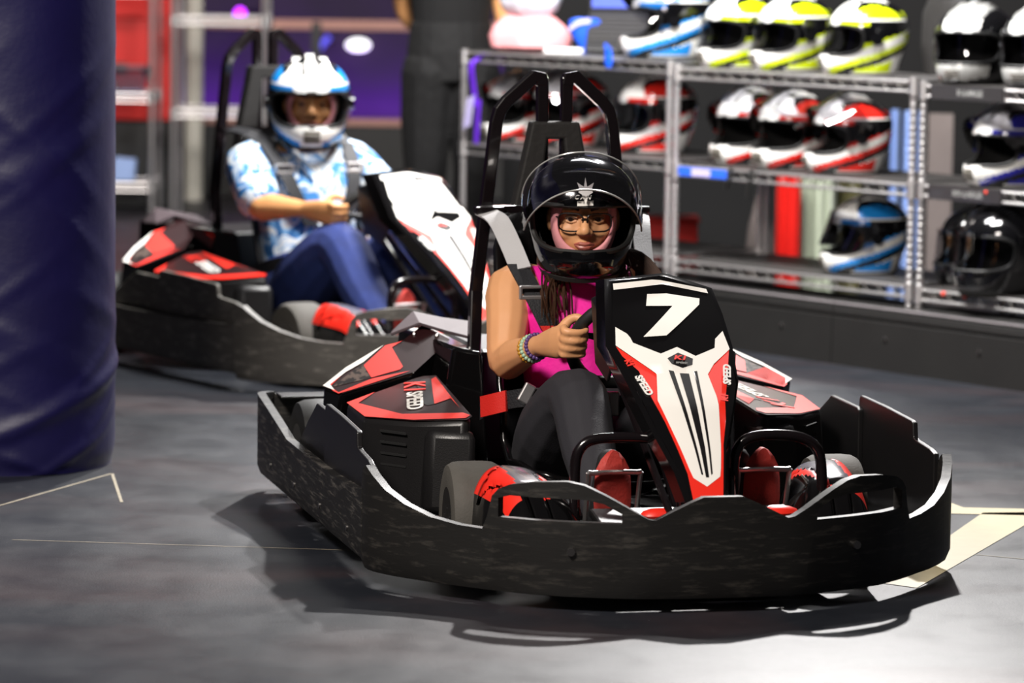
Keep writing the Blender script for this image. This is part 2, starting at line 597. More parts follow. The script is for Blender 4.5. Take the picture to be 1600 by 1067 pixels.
lb = thing('barrier_fence', 'long dark panelled barrier with pale top rail behind the rear kart', 'fence', (-1.2, 21.1, 0))
for i in range(4):
    MB().box((-1.5 + i * 1.0, .05, .2), (.985, .1, .4)).build('panel', K['darkwall'], lb, False, .008)
MB().box((0, .05, .415), (4.0, .12, .035)).build('rail', K['railpink'], lb, False, .006)
MB().box((.15, .12, .945), (3.7, .04, .055)).build('rail', K['railpink'], lb, False, .006)
for i in range(3):
    MB().box((-1.5 + i * 1.6, .12, .48), (.05, .05, .96)).build('post', K['black'], lb, False)

# low black barrier on the right, modules with a rounded top edge
bd = Vector((.898, -1.198, 0)).normalized()
bn = Vector((-bd.y, bd.x, 0))           # away from the track
brot = math.atan2(bd.y, bd.x)
tb = thing('track_barrier', 'low black rubber track barrier in front of the helmet shelves', 'barrier', (.776, 13.654, 0), brot)
prof = [(0, 0), (.004, .165), (.012, .168), (.012, .176), (.004, .179), (.008, .202), (.022, .213), (.26, .213), (.26, 0)]
for i in range(6):
    x0 = -1.45 + i * 1.0; x1 = x0 + .996
    MB().prism([(x0, y, z) for y, z in prof], (x1 - x0, 0, 0)).build('barrier_block', K['barrier'], tb, True, angle=40)
    MB().box(((x0 + x1) / 2, .018, .2115), (x1 - x0, .022, .007)).build('edge_highlight', K['edgelight'], tb, False, .003)  # lighter grey strip: light caught on the rounded edge, put in as colour
    for q in (.27, .73):
        MB().cyl((x0 + q, .004, .11), (x0 + q, -.003, .11), .007, 10).build('bolt', K['steel'], tb)

# ------------------------------------------------------------------ wire shelving


def shelving(name, label, loc, rotz, L, D, levels, H, liners=(), group='chrome wire shelving units'):
    t = thing(name, label, 'shelf', loc, rotz, group)
    pm = MB()
    pts = []
    z = 0
    while z < H - .012:
        pts += [(z, .0127), (z + .019, .0127), (z + .021, .0108), (z + .0245, .0108)]
        z += .0254
    prs = [[(r * math.cos(2 * PI * j / 8), r * math.sin(2 * PI * j / 8), zz) for j in range(8)] for zz, r in pts]
    pm.loft(prs)
    pm.cyl((0, 0, H - .01), (0, 0, H + .006), .0138, 8)
    pme = pm.mesh('post', K['chrome'])
    for x in (0, L):
        for y in (0, D):
            link('post', pme, t).location = (x, y, 0)
    sm = MB()
    for y in (0, D):
        for z in (0, .034):
            sm.cyl((.01, y, z), (L - .01, y, z), .0058, 6)
        n = int(L / .036)
        zz = [(.02 + (L - .04) * i / n, y, .034 if i % 2 else 0) for i in range(n + 1)]
        sm.tube(zz, .0024, 5, mi=1)
    for x in (.01, L - .01):
        for z in (0, .034):
            sm.cyl((x, 0, z), (x, D, z), .0058, 6)
        n = int(D / .036)
        sm.tube([(x, D * i / n, .034 if i % 2 else 0) for i in range(n + 1)], .0024, 5, mi=1)
    for x in (0, L):
        for y in (0, D):
            sm.cyl((x, y, -.012), (x, y, .046), .018, 10)
    sme = sm.mesh('wire_shelf', [K['chrome'], K['wire']])
    dm = MB()
    n = int(L / .026)
    for i in range(1, n):
        x = L * i / n
        dm.tube([(x, .004, .036), (x, D - .004, .036)], .0024, 4)
    for q in (.33, .66):
        dm.tube([(.01, D * q, .032), (L - .01, D * q, .032)], .0035, 4)
    dme = dm.mesh('deck_wires', K['chrome'])
    lme = MB().box((L / 2, D / 2, .041), (L - .03, D - .02, .003)).mesh('shelf_liner', K['liner'], False)
    out = []
    for i, z in enumerate(levels):
        s = link('wire_shelf', sme, t); s.location = (0, 0, z)
        w = link('deck_wires', dme, s); w['kind'] = 'stuff'
        if i in liners: plabel(link('shelf_liner', lme, s), 'dark grey shelf liner')
        out.append(s)
    return t, out


SR = math.atan2(-.777, .629)
U = Vector((.629, -.777, 0)); V = Vector((.777, .629, 0))
OA, OB, OC = Vector((-.20, 14.98, 0)), Vector((.59, 14.006, 0)), Vector((1.385, 13.02, 0))
shA, lvA = shelving('wire_shelving_unit', 'chrome wire shelf with a pink bag on top, beside the standing person', OA, SR, 1.215, .46, (.262, .612, .968), 1.0, (0, 1, 2))
shB, lvB = shelving('wire_shelving_unit', 'chrome wire shelf holding yellow and red helmets, the middle unit', OB, SR, 1.215, .46, (.25, .597, .95), .995, (0, 1))
shC, lvC = shelving('wire_shelving_unit', 'chrome wire shelf with size labels, holding the black and white helmets', OC, SR, 1.215, .46, (.245, .60, .938), .985, (0, 1, 2))


def on(o, s, d, z):
    return o + U * s + V * d + Vector((0, 0, z))


for lv, w in ((lvC[2], 'X-LARGE'), (lvC[1], 'XX-LARGE')):
    h = MB().box((.21, -.009, .017), (.34, .004, .05)).build('label_holder', K['labelb'], lv, False, .001)
    plabel(h, 'dark label strip reading ' + w)
    text(w, h, K['hgrey'], (.225, -.012, .017), (1, 0, 0), (0, 0, 1), .03)
h = MB().box((.155, -.009, .017), (.26, .004, .032)).build('label_holder', K['labelblue'], lvB[1], False, .001)
plabel(h, 'blue and white label strip')
MB().box((.15, -.012, .017), (.10, .003, .027)).build('label_card', K['lilac'], h, False)
for x, lv in ((.42, lvB[1]), (.31, lvB[1])):
    MB().tube(arc([(x, -.01, .045), (x - .005, -.016, 0), (x - .02, -.012, -.06 if x > .4 else -.03)]), .007, 6).build('cable_tie', K['rubber_dark'], lv)
for x, lv in ((.12, lvC[0]), (.22, lvC[0]), (.31, lvC[1])):
    MB().ball((x, -.006, .03), .009, 8, 5).build('clip', K['redlamp'], lv)

# left back corner
s1, _ = shelving('wire_shelving_unit', 'chrome wire shelf in front of the red cabinet beside the column', (-2.75, 19.55, 0), 0, .9, .42, (.13, .585, 1.12), 1.6, group='chrome wire shelving units by the red cabinet')
s2, _ = shelving('wire_shelving_unit', 'chrome wire shelf by the cream post behind the rear kart', (-1.74, 19.55, 0), 0, .46, .42, (.51, .98), 1.6, group='chrome wire shelving units by the red cabinet')
t = thing('red_cabinet', 'bright red metal cabinet behind chrome shelf at the back', 'cabinet', (-2.2, 20.35, 0))
MB().box((0, 0, .95), (.82, .4, .98)).build('body', K['redbox'], t, False, .01)
MB().box((.02, -.205, 1.2), (.7, .02, .42)).build('door', K['redbox'], t, False, .008)
MB().box((.09, -.21, .735), (.15, .03, .05)).build('handle_slot', K['black'], t, False, .005)
MB().ball((.27, -.21, .72), .03, 10, 6).build('knob', K['black'], t)
MB().box((0, 0, .23), (.78, .36, .46)).build('plinth', K['darkwall'], t, False, .01)
struct(MB().cyl((-1.735, 20.75, 0), (-1.735, 20.75, 3.4), .05, 14).build('trim_1', K['cream2']), 'slim cream painted post')
t = thing('storage_bin', 'blue tinted clear bin on the shelf before the red cabinet', 'bin', (-2.05, 19.72, .627))
MB().loft([[(-.16 * q, -.1 * q, z), (.16 * q, -.1 * q, z), (.16 * q, .1 * q, z), (-.16 * q, .1 * q, z)] for q, z in ((.9, 0), (1, .12))]).build('bin_body', K['binblue'], t, False)
MB().box((0, 0, .127), (.34, .22, .014)).build('lid', K['binblue'], t, False, .004)
MB().box((-.06, 0, .03), (.12, .1, .05)).build('contents', K['cream'], t, False, .01)
t = MB().prism([(-.06, 0, 0), (.055, 0, 0), (.06, .03, .11), (-.05, .03, .12)], (0, .08, 0)).build('carton', K['palebl'], None, False, .004)
t.location = (-2.0, 19.62, .174); tag(t, 'small pale blue carton on lowest shelf beside the column', 'box')

# lights seen in the back
t = thing('wall_lamp', 'round white lamp shining beside the blue helmet', 'lamp', (-.985, 24.08, .75))
MB().ball((0, -.03, 0), (.075, .03, .04), 16, 8).build('diffuser', K['ledw'], t)
MB().box((0, .01, 0), (.1, .03, .05)).build('base', K['black'], t, False, .005)
t = thing('led_spot', 'small magenta LED spot glowing at the back wall', 'lamp', (-1.62, 22.6, .96))
MB().ball((0, 0, 0), (.035, .03, .045), 12, 8).build('bulb', K['ledp'], t)
MB().cyl((0, .02, 0), (0, 1.5, 0), .012, 6).build('bracket', K['black'], t)
t = thing('light_tube', 'slanting blue light tube behind the blue helmet', 'lamp', (-1.15, 22.7, .78), 0)
MB().cyl((-.05, 0, -.06), (.05, 0, .06), .018, 10).build('tube', K['ledb'], t)
MB().cyl((0, .01, 0), (0, 1.4, 0), .008, 6).build('bracket', K['black'], t)

# things hanging and standing behind the shelves


def panel(name, x, y, z, w, h, m, label, cat='banner', n=10, amp=.012, group=None):
    mb = MB()
    a = []; b = []
    for i in range(n + 1):
        xx = -w / 2 + w * i / n
        yy = amp * math.sin(i * 1.9 + x * 7)
        a.append(xx); b.append(yy)
    loop = [(xx, yy) for xx, yy in zip(a, b)] + [(xx, yy + .01) for xx, yy in zip(a[::-1], b[::-1])]
    mb.loft([[(p, q, 0) for p, q in loop], [(p, q, h) for p, q in loop]])
    o = mb.build(name, m, None)
    o.location = (x, y, z); o.rotation_euler = (0, 0, -.25)
    return tag(o, label, cat, group)


panel('banner', 1.115, 15.6, 0, .10, .56, K['redbox'], 'narrow red banner standing behind the middle shelf')
panel('curtain', 1.235, 15.75, 0, .17, .60, K['greenw'], 'pale green pleated curtain behind the middle shelf', 'curtain', 16, .02)
panel('board', 1.36, 15.9, 0, .16, .60, K['olive'], 'dull olive board behind the blue helmet', 'board', 4, .0)
panel('towel', 1.555, 15.7, 0, .035, .77, K['palebl'], 'thin pale blue cloth strip beside the red helmet row', 'cloth', 5, group='pale blue cloth strips')
panel('towel', 1.61, 15.6, 0, .06, .77, K['palebl'], 'wider pale blue cloth strip behind the shelf posts', 'cloth', 6, group='pale blue cloth strips')
panel('board', 1.73, 15.6, 0, .10, .76, K['greypan'], 'warm grey board behind the rightmost shelf', 'board', 4, 0)
t = MB()
t.loft([[(.05 * q * math.cos(a * PI / 6), .02 * math.sin(a * PI / 6), z) for a in range(12)] for q, z in ((1.1, 0), (1.15, .12), (.9, .22), (.5, .3), (.2, .36))])
o = t.build('bag', K['greypan']); o.location = (.985, 15.3, .10); tag(o, 'grey pointed bag leaning beneath the first red helmets', 'bag')
o = MB().box((0, 0, .11), (.22, .2, .22)).box((0, 0, .225), (.24, .22, .02)).build('crate', K['redbox'], None, False, .01)
o.location = (.62, 15.25, .12); tag(o, 'dark red crate behind the bottom shelf', 'crate')
o = MB().box((-.3, 0, .7), (4.3, .06, 1.4)).build('dark_backdrop', K['darkfill'], None, False, .01)  # added sheet, sized to make the background behind the shelves black
o.location = (2.4, 16.6, 0); tag(o, 'added black divider behind the helmet shelves', 'backdrop')
t = thing('backpack', 'dark backpack standing behind the top shelf helmets', 'bag', on(OB, .95, .42, .988), SR)
MB().loft([[(.12 * q * math.cos(a * PI / 8), .03 * math.sin(a * PI / 8), z) for a in range(16)] for q, z in ((.9, 0), (1.05, .1), (1, .22), (.6, .3), (.2, .33))]).build('body', K['foam'], t)
MB().tube(arc([(-.04, -.02, .3), (0, -.03, .36), (.04, -.02, .3)]), .008, 6).build('handle', K['strap'], t)

# pink bag, paper, blue mask, laptop, tag on unit A
t = thing('plastic_bag', 'pink plastic bag with clear crinkled film on the top shelf', 'bag', on(OA, .20, .16, 1.01), SR + .4)


def lump(prof, seed, n=28, sq=.8):
    random.seed(seed)
    ph = [random.uniform(0, 6.28) for _ in range(6)]
    return [[(r * (1 + .08 * math.sin(3 * 2 * PI * j / n + ph[0] + z * 9) + .05 * math.sin(7 * 2 * PI * j / n + ph[1] + z * 20)) * math.cos(2 * PI * j / n),
              sq * r * (1 + .08 * math.sin(4 * 2 * PI * j / n + ph[2]) + .05 * math.sin(9 * 2 * PI * j / n + ph[3] + z * 17)) * math.sin(2 * PI * j / n), z) for j in range(n)] for r, z in prof]


MB().loft(lump([(.10, 0), (.155, .02), (.16, .06), (.14, .10), (.10, .135), (.06, .15)], 1)).build('pink_bag', K['pinkbag'], t)
MB().loft(lump([(.06, .13), (.11, .16), (.13, .21), (.12, .27), (.09, .34), (.03, .38)], 2)).build('clear_film', K['filmbag'], t)
t = MB().prism([(-.09, -.03, 0), (.07, -.04, 0), (.1, 0, 0), (.06, .05, 0), (-.08, .04, 0)], (0, 0, .028)).build('paper_packet', K['paper'], None, False, .008)
t.location = on(OA, .53, .06, 1.012); t.rotation_euler = (0, 0, SR + .6); t.scale = (.8, .8, .8); tag(t, 'folded white paper packet beside the pink bag', 'paper')
t = thing('laptop', 'dark laptop on a stand with blue screen, behind the blue pouch', 'laptop', on(OA, .60, .33, 1.012), -.12)
lb_ = MB().box((0, 0, 0), (.32, .20, .018)).build('base', K['laptop'], t, False, .004)
lb_.location = (0, -.03, .082); lb_.rotation_euler = (R(46), 0, 0)
kb = MB()
for r_ in range(6):
    for c_ in range(13):
        kb.box((-.138 + c_ * .023, .072 - r_ * .023, .011), (.018, .017, .006))
plabel(kb.build('key', K['key'], lb_, False), 'rows of grey keys')['kind'] = 'stuff'
MB().box((0, .05, .262), (.32, .008, .2)).build('screen_lid', K['laptop'], t, False, .003)
MB().box((0, .044, .265), (.30, .004, .18)).build('screen', K['screen'], t, False)
MB().box((0, .06, .075), (.26, .05, .15)).build('stand', K['laptop'], t, False, .004)
t = thing('face_mask', 'bright blue fabric pouch hanging before the laptop', 'pouch', on(OA, .47, .22, 1.012), -.15)
t.scale = (.75, .75, .9)
ml = [[(.085 * q * math.cos(2 * PI * j / 18), .03 * q * math.sin(2 * PI * j / 18) - .02, z) for j in range(18)] for q, z in ((.12, .0), (.35, .03), (.75, .07), (1, .115), (.95, .14), (.6, .15))]
MB().loft(ml).build('pouch', K['bluefab'], t)
MB().ribbon(arc([(-.08, -.045, .10), (-.03, -.055, .13), (.03, -.05, .14)]), (0, 0, .02), .003).build('band', K['lilac'], t)
t = thing('lanyard', 'purple ribbon with a lilac card hanging at the shelf end', 'lanyard', on(OA, .09, -.03, .955), SR)
t.scale = (.75, 1, 1)
MB().ribbon(arc([(0, 0.03, .03), (0, -.005, 0), (.012, 0, -.09), (.035, 0, -.16)]), (.035, 0, 0), .002).build('ribbon', K['purplefab'], t)
MB().ribbon([(.0, -.006, -.12), (-.03, -.008, -.24)], (.06, 0, .015), .001).build('card', K['lilac'], t)
MB().ribbon([(.05, .004, -.13), (.03, .004, -.3)], (.03, 0, 0), .002).build('ribbon', K['purplefab'], t)
t = thing('glove', 'small blue glove hanging at the shelf edge beside the blue helmet', 'glove', on(OA, .88, -.012, .995), SR)
t.scale = (.7, .7, .7)
MB().loft(lump([(.018, -.03), (.03, 0), (.028, .04), (.02, .07)], 4, 14, .4)).build('palm', K['bluefab'], t)
for i in range(3):
    MB().tube([(-.015 + .014 * i, -.004, .06), (-.02 + .018 * i, -.006, .10 - .01 * i)], .008, 6).build('finger', K['bluefab'], t)

# ------------------------------------------------------------------ helmets
HP = [(0, .098, .135, .105), (.012, .106, .150, .112), (.03, .112, .163, .120), (.05, .117, .168, .127), (.072, .121, .164, .135), (.09, .125, .15, .142),
      (.11, .129, .139, .148), (.135, .131, .133, .152), (.155, .131, .129, .154), (.172, .129, .126, .154), (.19, .126, .122, .151), (.208, .119, .114, .143),
      (.226, .107, .10, .129), (.243, .089, .082, .108), (.257, .066, .058, .079), (.267, .04, .034, .047), (.272, .006, .005, .006)]


def hp(th, z, off=0):
    zs = [p[0] for p in HP]
    a = interp(z, zs, [p[1] for p in HP]) + off
    f = interp(z, zs, [p[2] for p in HP]) + off
    b = interp(z, zs, [p[3] for p in HP]) + off
    s, c = math.sin(th), math.cos(th)
    return Vector((a * s, -f * c if c > 0 else -b * c, z))


PORT = (.07, .174, 71)


def helmet_meshes(kind):
    cols = {'yellow': ('hwhite', 'hyel'), 'red': ('hwhite', 'hred'), 'blue': ('hwhite', 'hblue'), 'navy': ('hwhite', 'hnavy'),
            'black': ('hblack', 'hgrey'), 'blackwhite': ('hgrey', 'hwhite'), 'plain': ('hblack', 'hblack'), 'man': ('hwhite', 'hblue')}[kind]
    NT = 132
    zs = [0, .006, .012, .018, .024, .03, .036, .042, .048, .054, .06, .066, .072, .079, .086, .093, .1, .107, .114, .121, .128, .135, .142, .149, .156, .163, .169, .174, .18, .186, .192, .198, .204, .21, .217, .224, .231, .238, .245, .251, .257, .263, .268, .272]
    th = [2 * PI * j / NT for j in range(NT)]
    sh = MB(); ln = MB()
    for surf, off in ((sh, 0), (ln, -.017)):
        vs = [hp(t, z, off) for z in zs for t in th]
        fs = []; ms = []
        for i in range(len(zs) - 1):
            zc = (zs[i] + zs[i + 1]) / 2
            for j in range(NT):
                tc = th[j] + PI / NT
                d = math.degrees(tc if tc < PI else 2 * PI - tc)
                if PORT[0] < zc < PORT[1]:
                    e = (abs(zc - .122) / .052) ** 3 + (d / PORT[2]) ** 6
                    if e < 1: continue
                jj = (j + 1) % NT
                fs.append((i * NT + j, i * NT + jj, (i + 1) * NT + jj, (i + 1) * NT + j))
                mi = 2
                p = hp(tc, zc)
                if kind == 'plain' or kind == 'black':
                    mi = 2
                    if kind == 'black' and zc > .176 and abs(p.x) < .075 and p.y < .05 and not (.018 < abs(p.x) < .03): mi = 0
                elif kind == 'blackwhite':
                    mi = 2
                    if zc < .065 and d < 60 and zc > .012 + abs(d - 20) * .0004: mi = 0
                    if zc > .176 and abs(p.x) < .07 and p.y < .02: mi = 1 if zc < .22 else 0
                else:
                    bl = .010 + .00085 * max(0, d - 14)       # graphic line rising from the chin to the back
                    if zc < .105 + .0006 * max(0, d - 60):
                        if d < 20 or zc > bl + .004 and zc < bl + (.1 if d < 55 else .034): mi = 0
                        elif zc > bl - .016: mi = 1
                        elif zc > bl - .030: mi = 2
                        elif 62 < d < 122 and .010 < zc < .012 + .0006 * (d - 50): mi = 1
                        elif zc > .008 and d < 150 and zc < bl - .038: mi = 0
                        if 14 > d and .018 < zc < .062: mi = 3
                    if zc > .174:
                        if d < 66 and (zc < .214 or p.y < -.045): mi = 0
                        if 26 < d < 78 and zc < .194: mi = 1
                        if d >= 66 and .192 < zc < .202 and d < 150: mi = 0
                        if d >= 76 and .204 < zc < .222: mi = 1
                        if zc > .204 and .018 < abs(p.x) < .03 and p.y > -.10: mi = 2
                        if zc > .2 and abs(p.x) > .068 and p.y > -.06: mi = 2 if abs(p.x) < .088 else 1
                        if p.y > .02 and abs(p.x) < .018: mi = 0
                    elif d > 140 and .128 < zc < .15: mi = 1
                ms.append(mi)
        o = len(surf.v)
        surf.v += [tuple(v) for v in vs]; surf.f += fs; surf.m += (ms if surf is sh else [0] * len(fs))
    me = sh.mesh('shell', [K[cols[0]], K[cols[1]], K['hblack'], K['vent']], True, 60)
    le = ln.mesh('lining', K['lining'], True, 60)
    # rubber rim round the eye port
    pts = []
    N = 48
    for k in range(N):
        a = 2 * PI * k / N
        c, s = math.cos(a), math.sin(a)
        tt = PORT[2] * math.copysign(abs(c) ** .42, c)
        zz = .122 + .052 * math.copysign(abs(s) ** .62, s)
        pts.append(hp(R(tt), zz, -.003))
    rim = MB().tube(pts, .0068, 7, True).mesh('port_rim', K['rubber_dark'])
    # visor shell
    vm = MB()
    vz = [.066, .085, .105, .125, .145, .165, .18, .19]
    NV = 30
    vv = []
    for z in vz:
        for j in range(NV + 1):
            t = R(-88 + 176 * j / NV)
            k = 1 - .25 * (abs(j - NV / 2) / (NV / 2)) ** 4
            zz = .128 + (z - .128) * k
            q = hp(t, .13, .0085)
            g = hp(t, zz, .0085)
            vv.append((q.x * .5 + g.x * .5, q.y * .55 + g.y * .45, zz))
    vf = [(i * (NV + 1) + j, i * (NV + 1) + j + 1, (i + 1) * (NV + 1) + j + 1, (i + 1) * (NV + 1) + j) for i in range(len(vz) - 1) for j in range(NV)]
    vm.add(vv, vf)
    vis = vm.mesh('visor', K['visor'], True, 80)
    ved = MB().tube(vv[:NV + 1], .0022, 6).tube(vv[-NV - 1:], .0018, 6).mesh('visor_edge', K['hgrey'])
    # pivots, neck roll, top vents, chin vent, spoiler
    pv = MB()
    pv.cyl((.128, .0, .128), (.144, 0, .128), .021, 16)
    piv = pv.mesh('visor_pivot', K['hblack'])
    nr = MB().tube([hp(2 * PI * k / 28, .004, -.012) for k in range(28)], .014, 7, True).mesh('neck_roll', K['foam'])
    vt = MB()
    for s in (-1, 0, 1):
        rg = []
        for (y, z, w, hgt) in ((-.075, .232, .010, .002), (-.05, .252, .016, .010), (0, .270, .018, .012), (.05, .262, .017, .011), (.095, .238, .010, .002)):
            x = s * .042; dz = -abs(s) * .010
            rg.append([(x - w, y, z + dz - .006), (x + w, y, z + dz - .006), (x + w * .7, y, z + dz + hgt), (x - w * .7, y, z + dz + hgt)])
        vt.loft(rg)
    vtm = vt.mesh('top_vent', K[cols[0]])
    cv = MB()
    for zz in (.026, .036, .046):
        cv.tube([hp(R(d), zz, .002) for d in (-13, -6, 0, 6, 13)], .0034, 5)
    cvm = cv.mesh('chin_vent', K['hblack'] if kind in ('black', 'plain') else K['vent'])
    return dict(shell=me, lining=le, port_rim=rim, visor=vis, visor_edge=ved, visor_pivot=piv, neck_roll=nr, top_vent=vtm, chin_vent=cvm)


HM = {}


def helmet(kind, label, loc, rotz, visor=0, tilt=0, group=None, scale=1, lining=True):
    """visor: degrees raised"""
    if kind not in HM: HM[kind] = helmet_meshes(kind)
    t = thing('racing_helmet', label, 'helmet', loc, rotz, group)
    t.rotation_euler = (R(tilt), 0, rotz); t.scale = (scale,) * 3
    for n, me in HM[kind].items():
        if n == 'visor' and visor is None: continue
        if n in ('top_vent', 'chin_vent') and kind == 'plain': continue
        if n == 'visor_edge' and kind != 'plain': continue
        o = link(n, me, t)
        if n == 'visor_pivot':
            o2 = link(n, me, t); o2.rotation_euler = (0, 0, PI)
        if n in ('visor', 'visor_edge'):
            if visor == 0 and n == 'visor':
                o.data = me.copy(); o.data.materials.clear(); o.data.materials.append(K['visorclr'])
            q = 1 + .1 * min(1, visor / 50)
            m = Matrix.Translation((0, 0, .128)) @ Matrix.Rotation(R(-visor), 4, 'X') @ Matrix.Diagonal((1 + (q - 1) * .35, q, q, 1)) @ Matrix.Translation((0, 0, -.128))
            o.matrix_local = m
            if n == 'visor': o['label'] = 'clear flip visor'
    return t


GT, GM, GB = 1.008, .64, .29
ZA, ZB, ZC = (.306, .656, 1.012), (.294, .641, .988), (.289, .644, .982)
F = SR + R(-27)
gy = 'yellow and white helmets on the top shelf'; gr = 'red and white helmets on the middle shelf'
helmet('yellow', 'yellow and white helmet at the back end of its row of three', on(OB, .085, .22, ZB[2]), F + .25, 0, group=gy)
helmet('yellow', 'yellow and white helmet between two others on the top shelf', on(OB, .373, .22, ZB[2]), F + .2, 0, group=gy)
helmet('yellow', 'yellow and white helmet in full side view, nearest the shelf posts', on(OB, .767, .2, ZB[2]), F, 0, group=gy)
helmet('blue', 'sky blue and white helmet standing alone on the top shelf', on(OA, .97, .2, ZA[2]), F - .1, 48, group=None, scale=1.08)
helmet('red', 'red and white helmet leading the row of three, beside the blue label', on(OB, .145, .23, ZB[1]), F + .45, 55, group=gr)
helmet('red', 'red and white helmet between two others on the middle shelf', on(OB, .415, .19, ZB[1]), F + .4, 55, group=gr)
helmet('red', 'red and white helmet in full side view, next to blue cloth strips', on(OB, .718, .18, ZB[1]), F + .02, 55, group=gr)
helmet('red', 'red and white helmet in side view crossed by a chrome shelf post', on(OA, .90, .2, ZA[1]), F, 0, group=gr, scale=1.08)
helmet('red', 'red and white helmet seen between the twin roll bars', on(OA, .40, .2, ZA[1]), F + .15, 55, group=gr, scale=1.06)
helmet('red', 'red and white helmet next to the lilac card', on(OA, .08, .22, ZA[1]), F + .3, 55, group=gr)
helmet('blackwhite', 'black and silver helmet facing out, above the X-LARGE label', on(OC, .085, .15, ZC[2]), R(-34), 0, group='black and silver helmets on the top shelf')
helmet('blackwhite', 'black and silver helmet next to its twin, cut off on the top shelf', on(OC, .40, .14, ZC[2]), R(-34), 0, group='black and silver helmets on the top shelf')
helmet('navy', 'black, white and deep blue helmet with raised visor above the XX-LARGE label', on(OC, .25, .16, ZC[1]), F + .25, 55)
helmet('blue', 'blue and white helmet alone on the lowest shelf', on(OB, .803, .19, ZB[0]), F, 12)
helmet('black', 'glossy black helmet with silver stripes right behind the shelf posts', on(OC, .0, .27, ZC[0]), F + .4, 0, scale=.98, group='black helmets on the lowest shelf')
helmet('black', 'larger glossy black helmet in front of the silver striped one', on(OC, .29, .10, ZC[0]), F + .3, 0, scale=1.12, group='black helmets on the lowest shelf')

# ------------------------------------------------------------------ karts
# outlines in kart coordinates: fairing (x, z), pod tops (x, y)
D = {
 'OUT': [[-0.085,0.668],[0.03,0.681],[0.045,0.679],[0.143,0.648],[0.146,0.595],[0.142,0.531],[0.127,0.462],[0.091,0.401],[0.057,0.34],[0.025,0.234],[-0.049,0.229],[-0.059,0.289],[-0.086,0.366],[-0.112,0.474],[-0.129,0.532]],
 'TOPW': [[-0.083,0.664],[0.01,0.673],[0.029,0.672],[0.136,0.652],[0.137,0.643],[0.035,0.663],[0.026,0.663],[-0.085,0.651]],
 'SEV': [[-0.011,0.643],[0.035,0.644],[0.111,0.633],[0.105,0.621],[0.001,0.56],[-0.053,0.557],[0.039,0.619],[-0.023,0.619]],
 'RED': [[-0.121,0.537],[-0.079,0.506],[-0.052,0.485],[0.026,0.495],[0.079,0.495],[0.139,0.53],[0.111,0.475],[0.086,0.429],[0.074,0.393],[0.052,0.346],[0.024,0.247],[-0.046,0.233],[-0.045,0.291],[-0.065,0.389],[-0.079,0.437],[-0.088,0.489],[-0.114,0.518]],
 'WHITE': [[-0.109,0.576],[-0.088,0.563],[-0.083,0.555],[-0.081,0.545],[-0.026,0.524],[0.016,0.537],[0.053,0.519],[0.105,0.534],[0.114,0.552],[0.139,0.567],[0.141,0.531],[0.09,0.503],[0.066,0.482],[0.067,0.483],[0.07,0.441],[0.068,0.424],[0.033,0.301],[0.027,0.285],[-0.008,0.266],[-0.034,0.283],[-0.038,0.297],[-0.068,0.433],[-0.051,0.483],[-0.052,0.486],[-0.121,0.539]],
 'STR': [[[-0.021,0.492],[-0.01,0.49],[-0.011,0.289],[-0.015,0.29]],[[0.002,0.486],[0.023,0.485],[0.001,0.284],[-0.006,0.284]],[[0.036,0.489],[0.044,0.49],[0.011,0.291],[0.007,0.289]]],
 'HEX': [[-0.015,0.515],[0.014,0.526],[0.044,0.514],[0.038,0.502],[0.013,0.496],[-0.009,0.504]],
 'LABL': [[-0.104,0.494],[-0.091,0.494],[-0.07,0.432],[-0.082,0.429]],
 'LABR': [[0.123,0.515],[0.134,0.51],[0.103,0.45],[0.091,0.455]],
 'KL': [[-0.113,0.518],[-0.084,0.518],[-0.092,0.494],[-0.106,0.493]],
 'KR': [[0.079,0.45],[0.104,0.448],[0.092,0.428],[0.073,0.44]],
 'K7': [[0.003,0.523],[0.037,0.519],[0.033,0.505],[-0.007,0.505]],
 'LPOUT': [[-0.589,0.313],[-0.503,0.376],[-0.386,0.454],[-0.366,0.46],[-0.337,0.444],[-0.356,-0.061],[-0.375,-0.087],[-0.486,-0.001],[-0.581,0.13]],
 'LPRED1': [[-0.588,0.312],[-0.505,0.372],[-0.565,0.284],[-0.531,0.186],[-0.495,0.086],[-0.366,-0.015],[-0.357,-0.053],[-0.373,-0.074],[-0.485,0.005],[-0.578,0.131]],
 'LPRED2': [[-0.357,0.398],[-0.341,0.42],[-0.363,0.033],[-0.359,0.157],[-0.406,0.129]],
 'LPBLK': [[-0.397,0.432],[-0.357,0.403],[-0.407,0.132],[-0.422,0.124],[-0.433,0.171],[-0.406,0.315]],
 'LPTXT': [[-0.432,0.409],[-0.391,0.371],[-0.456,0.066],[-0.485,0.092],[-0.449,0.324]],
 'UPOUT': [[-0.574,0.449],[-0.382,0.482],[-0.27,0.579],[-0.327,0.652],[-0.39,0.604],[-0.438,0.6],[-0.548,0.54],[-0.616,0.488]],
 'UPWHITE': [[-0.616,0.488],[-0.548,0.54],[-0.438,0.6],[-0.5,0.549],[-0.551,0.523],[-0.597,0.488],[-0.59,0.463]],
 'UPRED': [[-0.502,0.537],[-0.435,0.597],[-0.389,0.603],[-0.42,0.586],[-0.407,0.507],[-0.416,0.498],[-0.492,0.487]],
 'UPRED2': [[-0.603,0.489],[-0.554,0.523],[-0.599,0.481],[-0.582,0.454],[-0.491,0.483],[-0.392,0.487],[-0.545,0.456],[-0.583,0.45],[-0.595,0.464]],
 'UPCARB': [[-0.593,0.478],[-0.554,0.509],[-0.5,0.548],[-0.492,0.487]],
}

ZS = [.20, .26, .34, .42, .50, .58, .65, .70]; YS = [-.95, -.89, -.81, -.71, -.59, -.47, -.36, -.30]


def S(x, z):
    return interp(z, ZS, YS) + .9 * (x - interp(z, [.2, .5], [0, .05])) ** 2


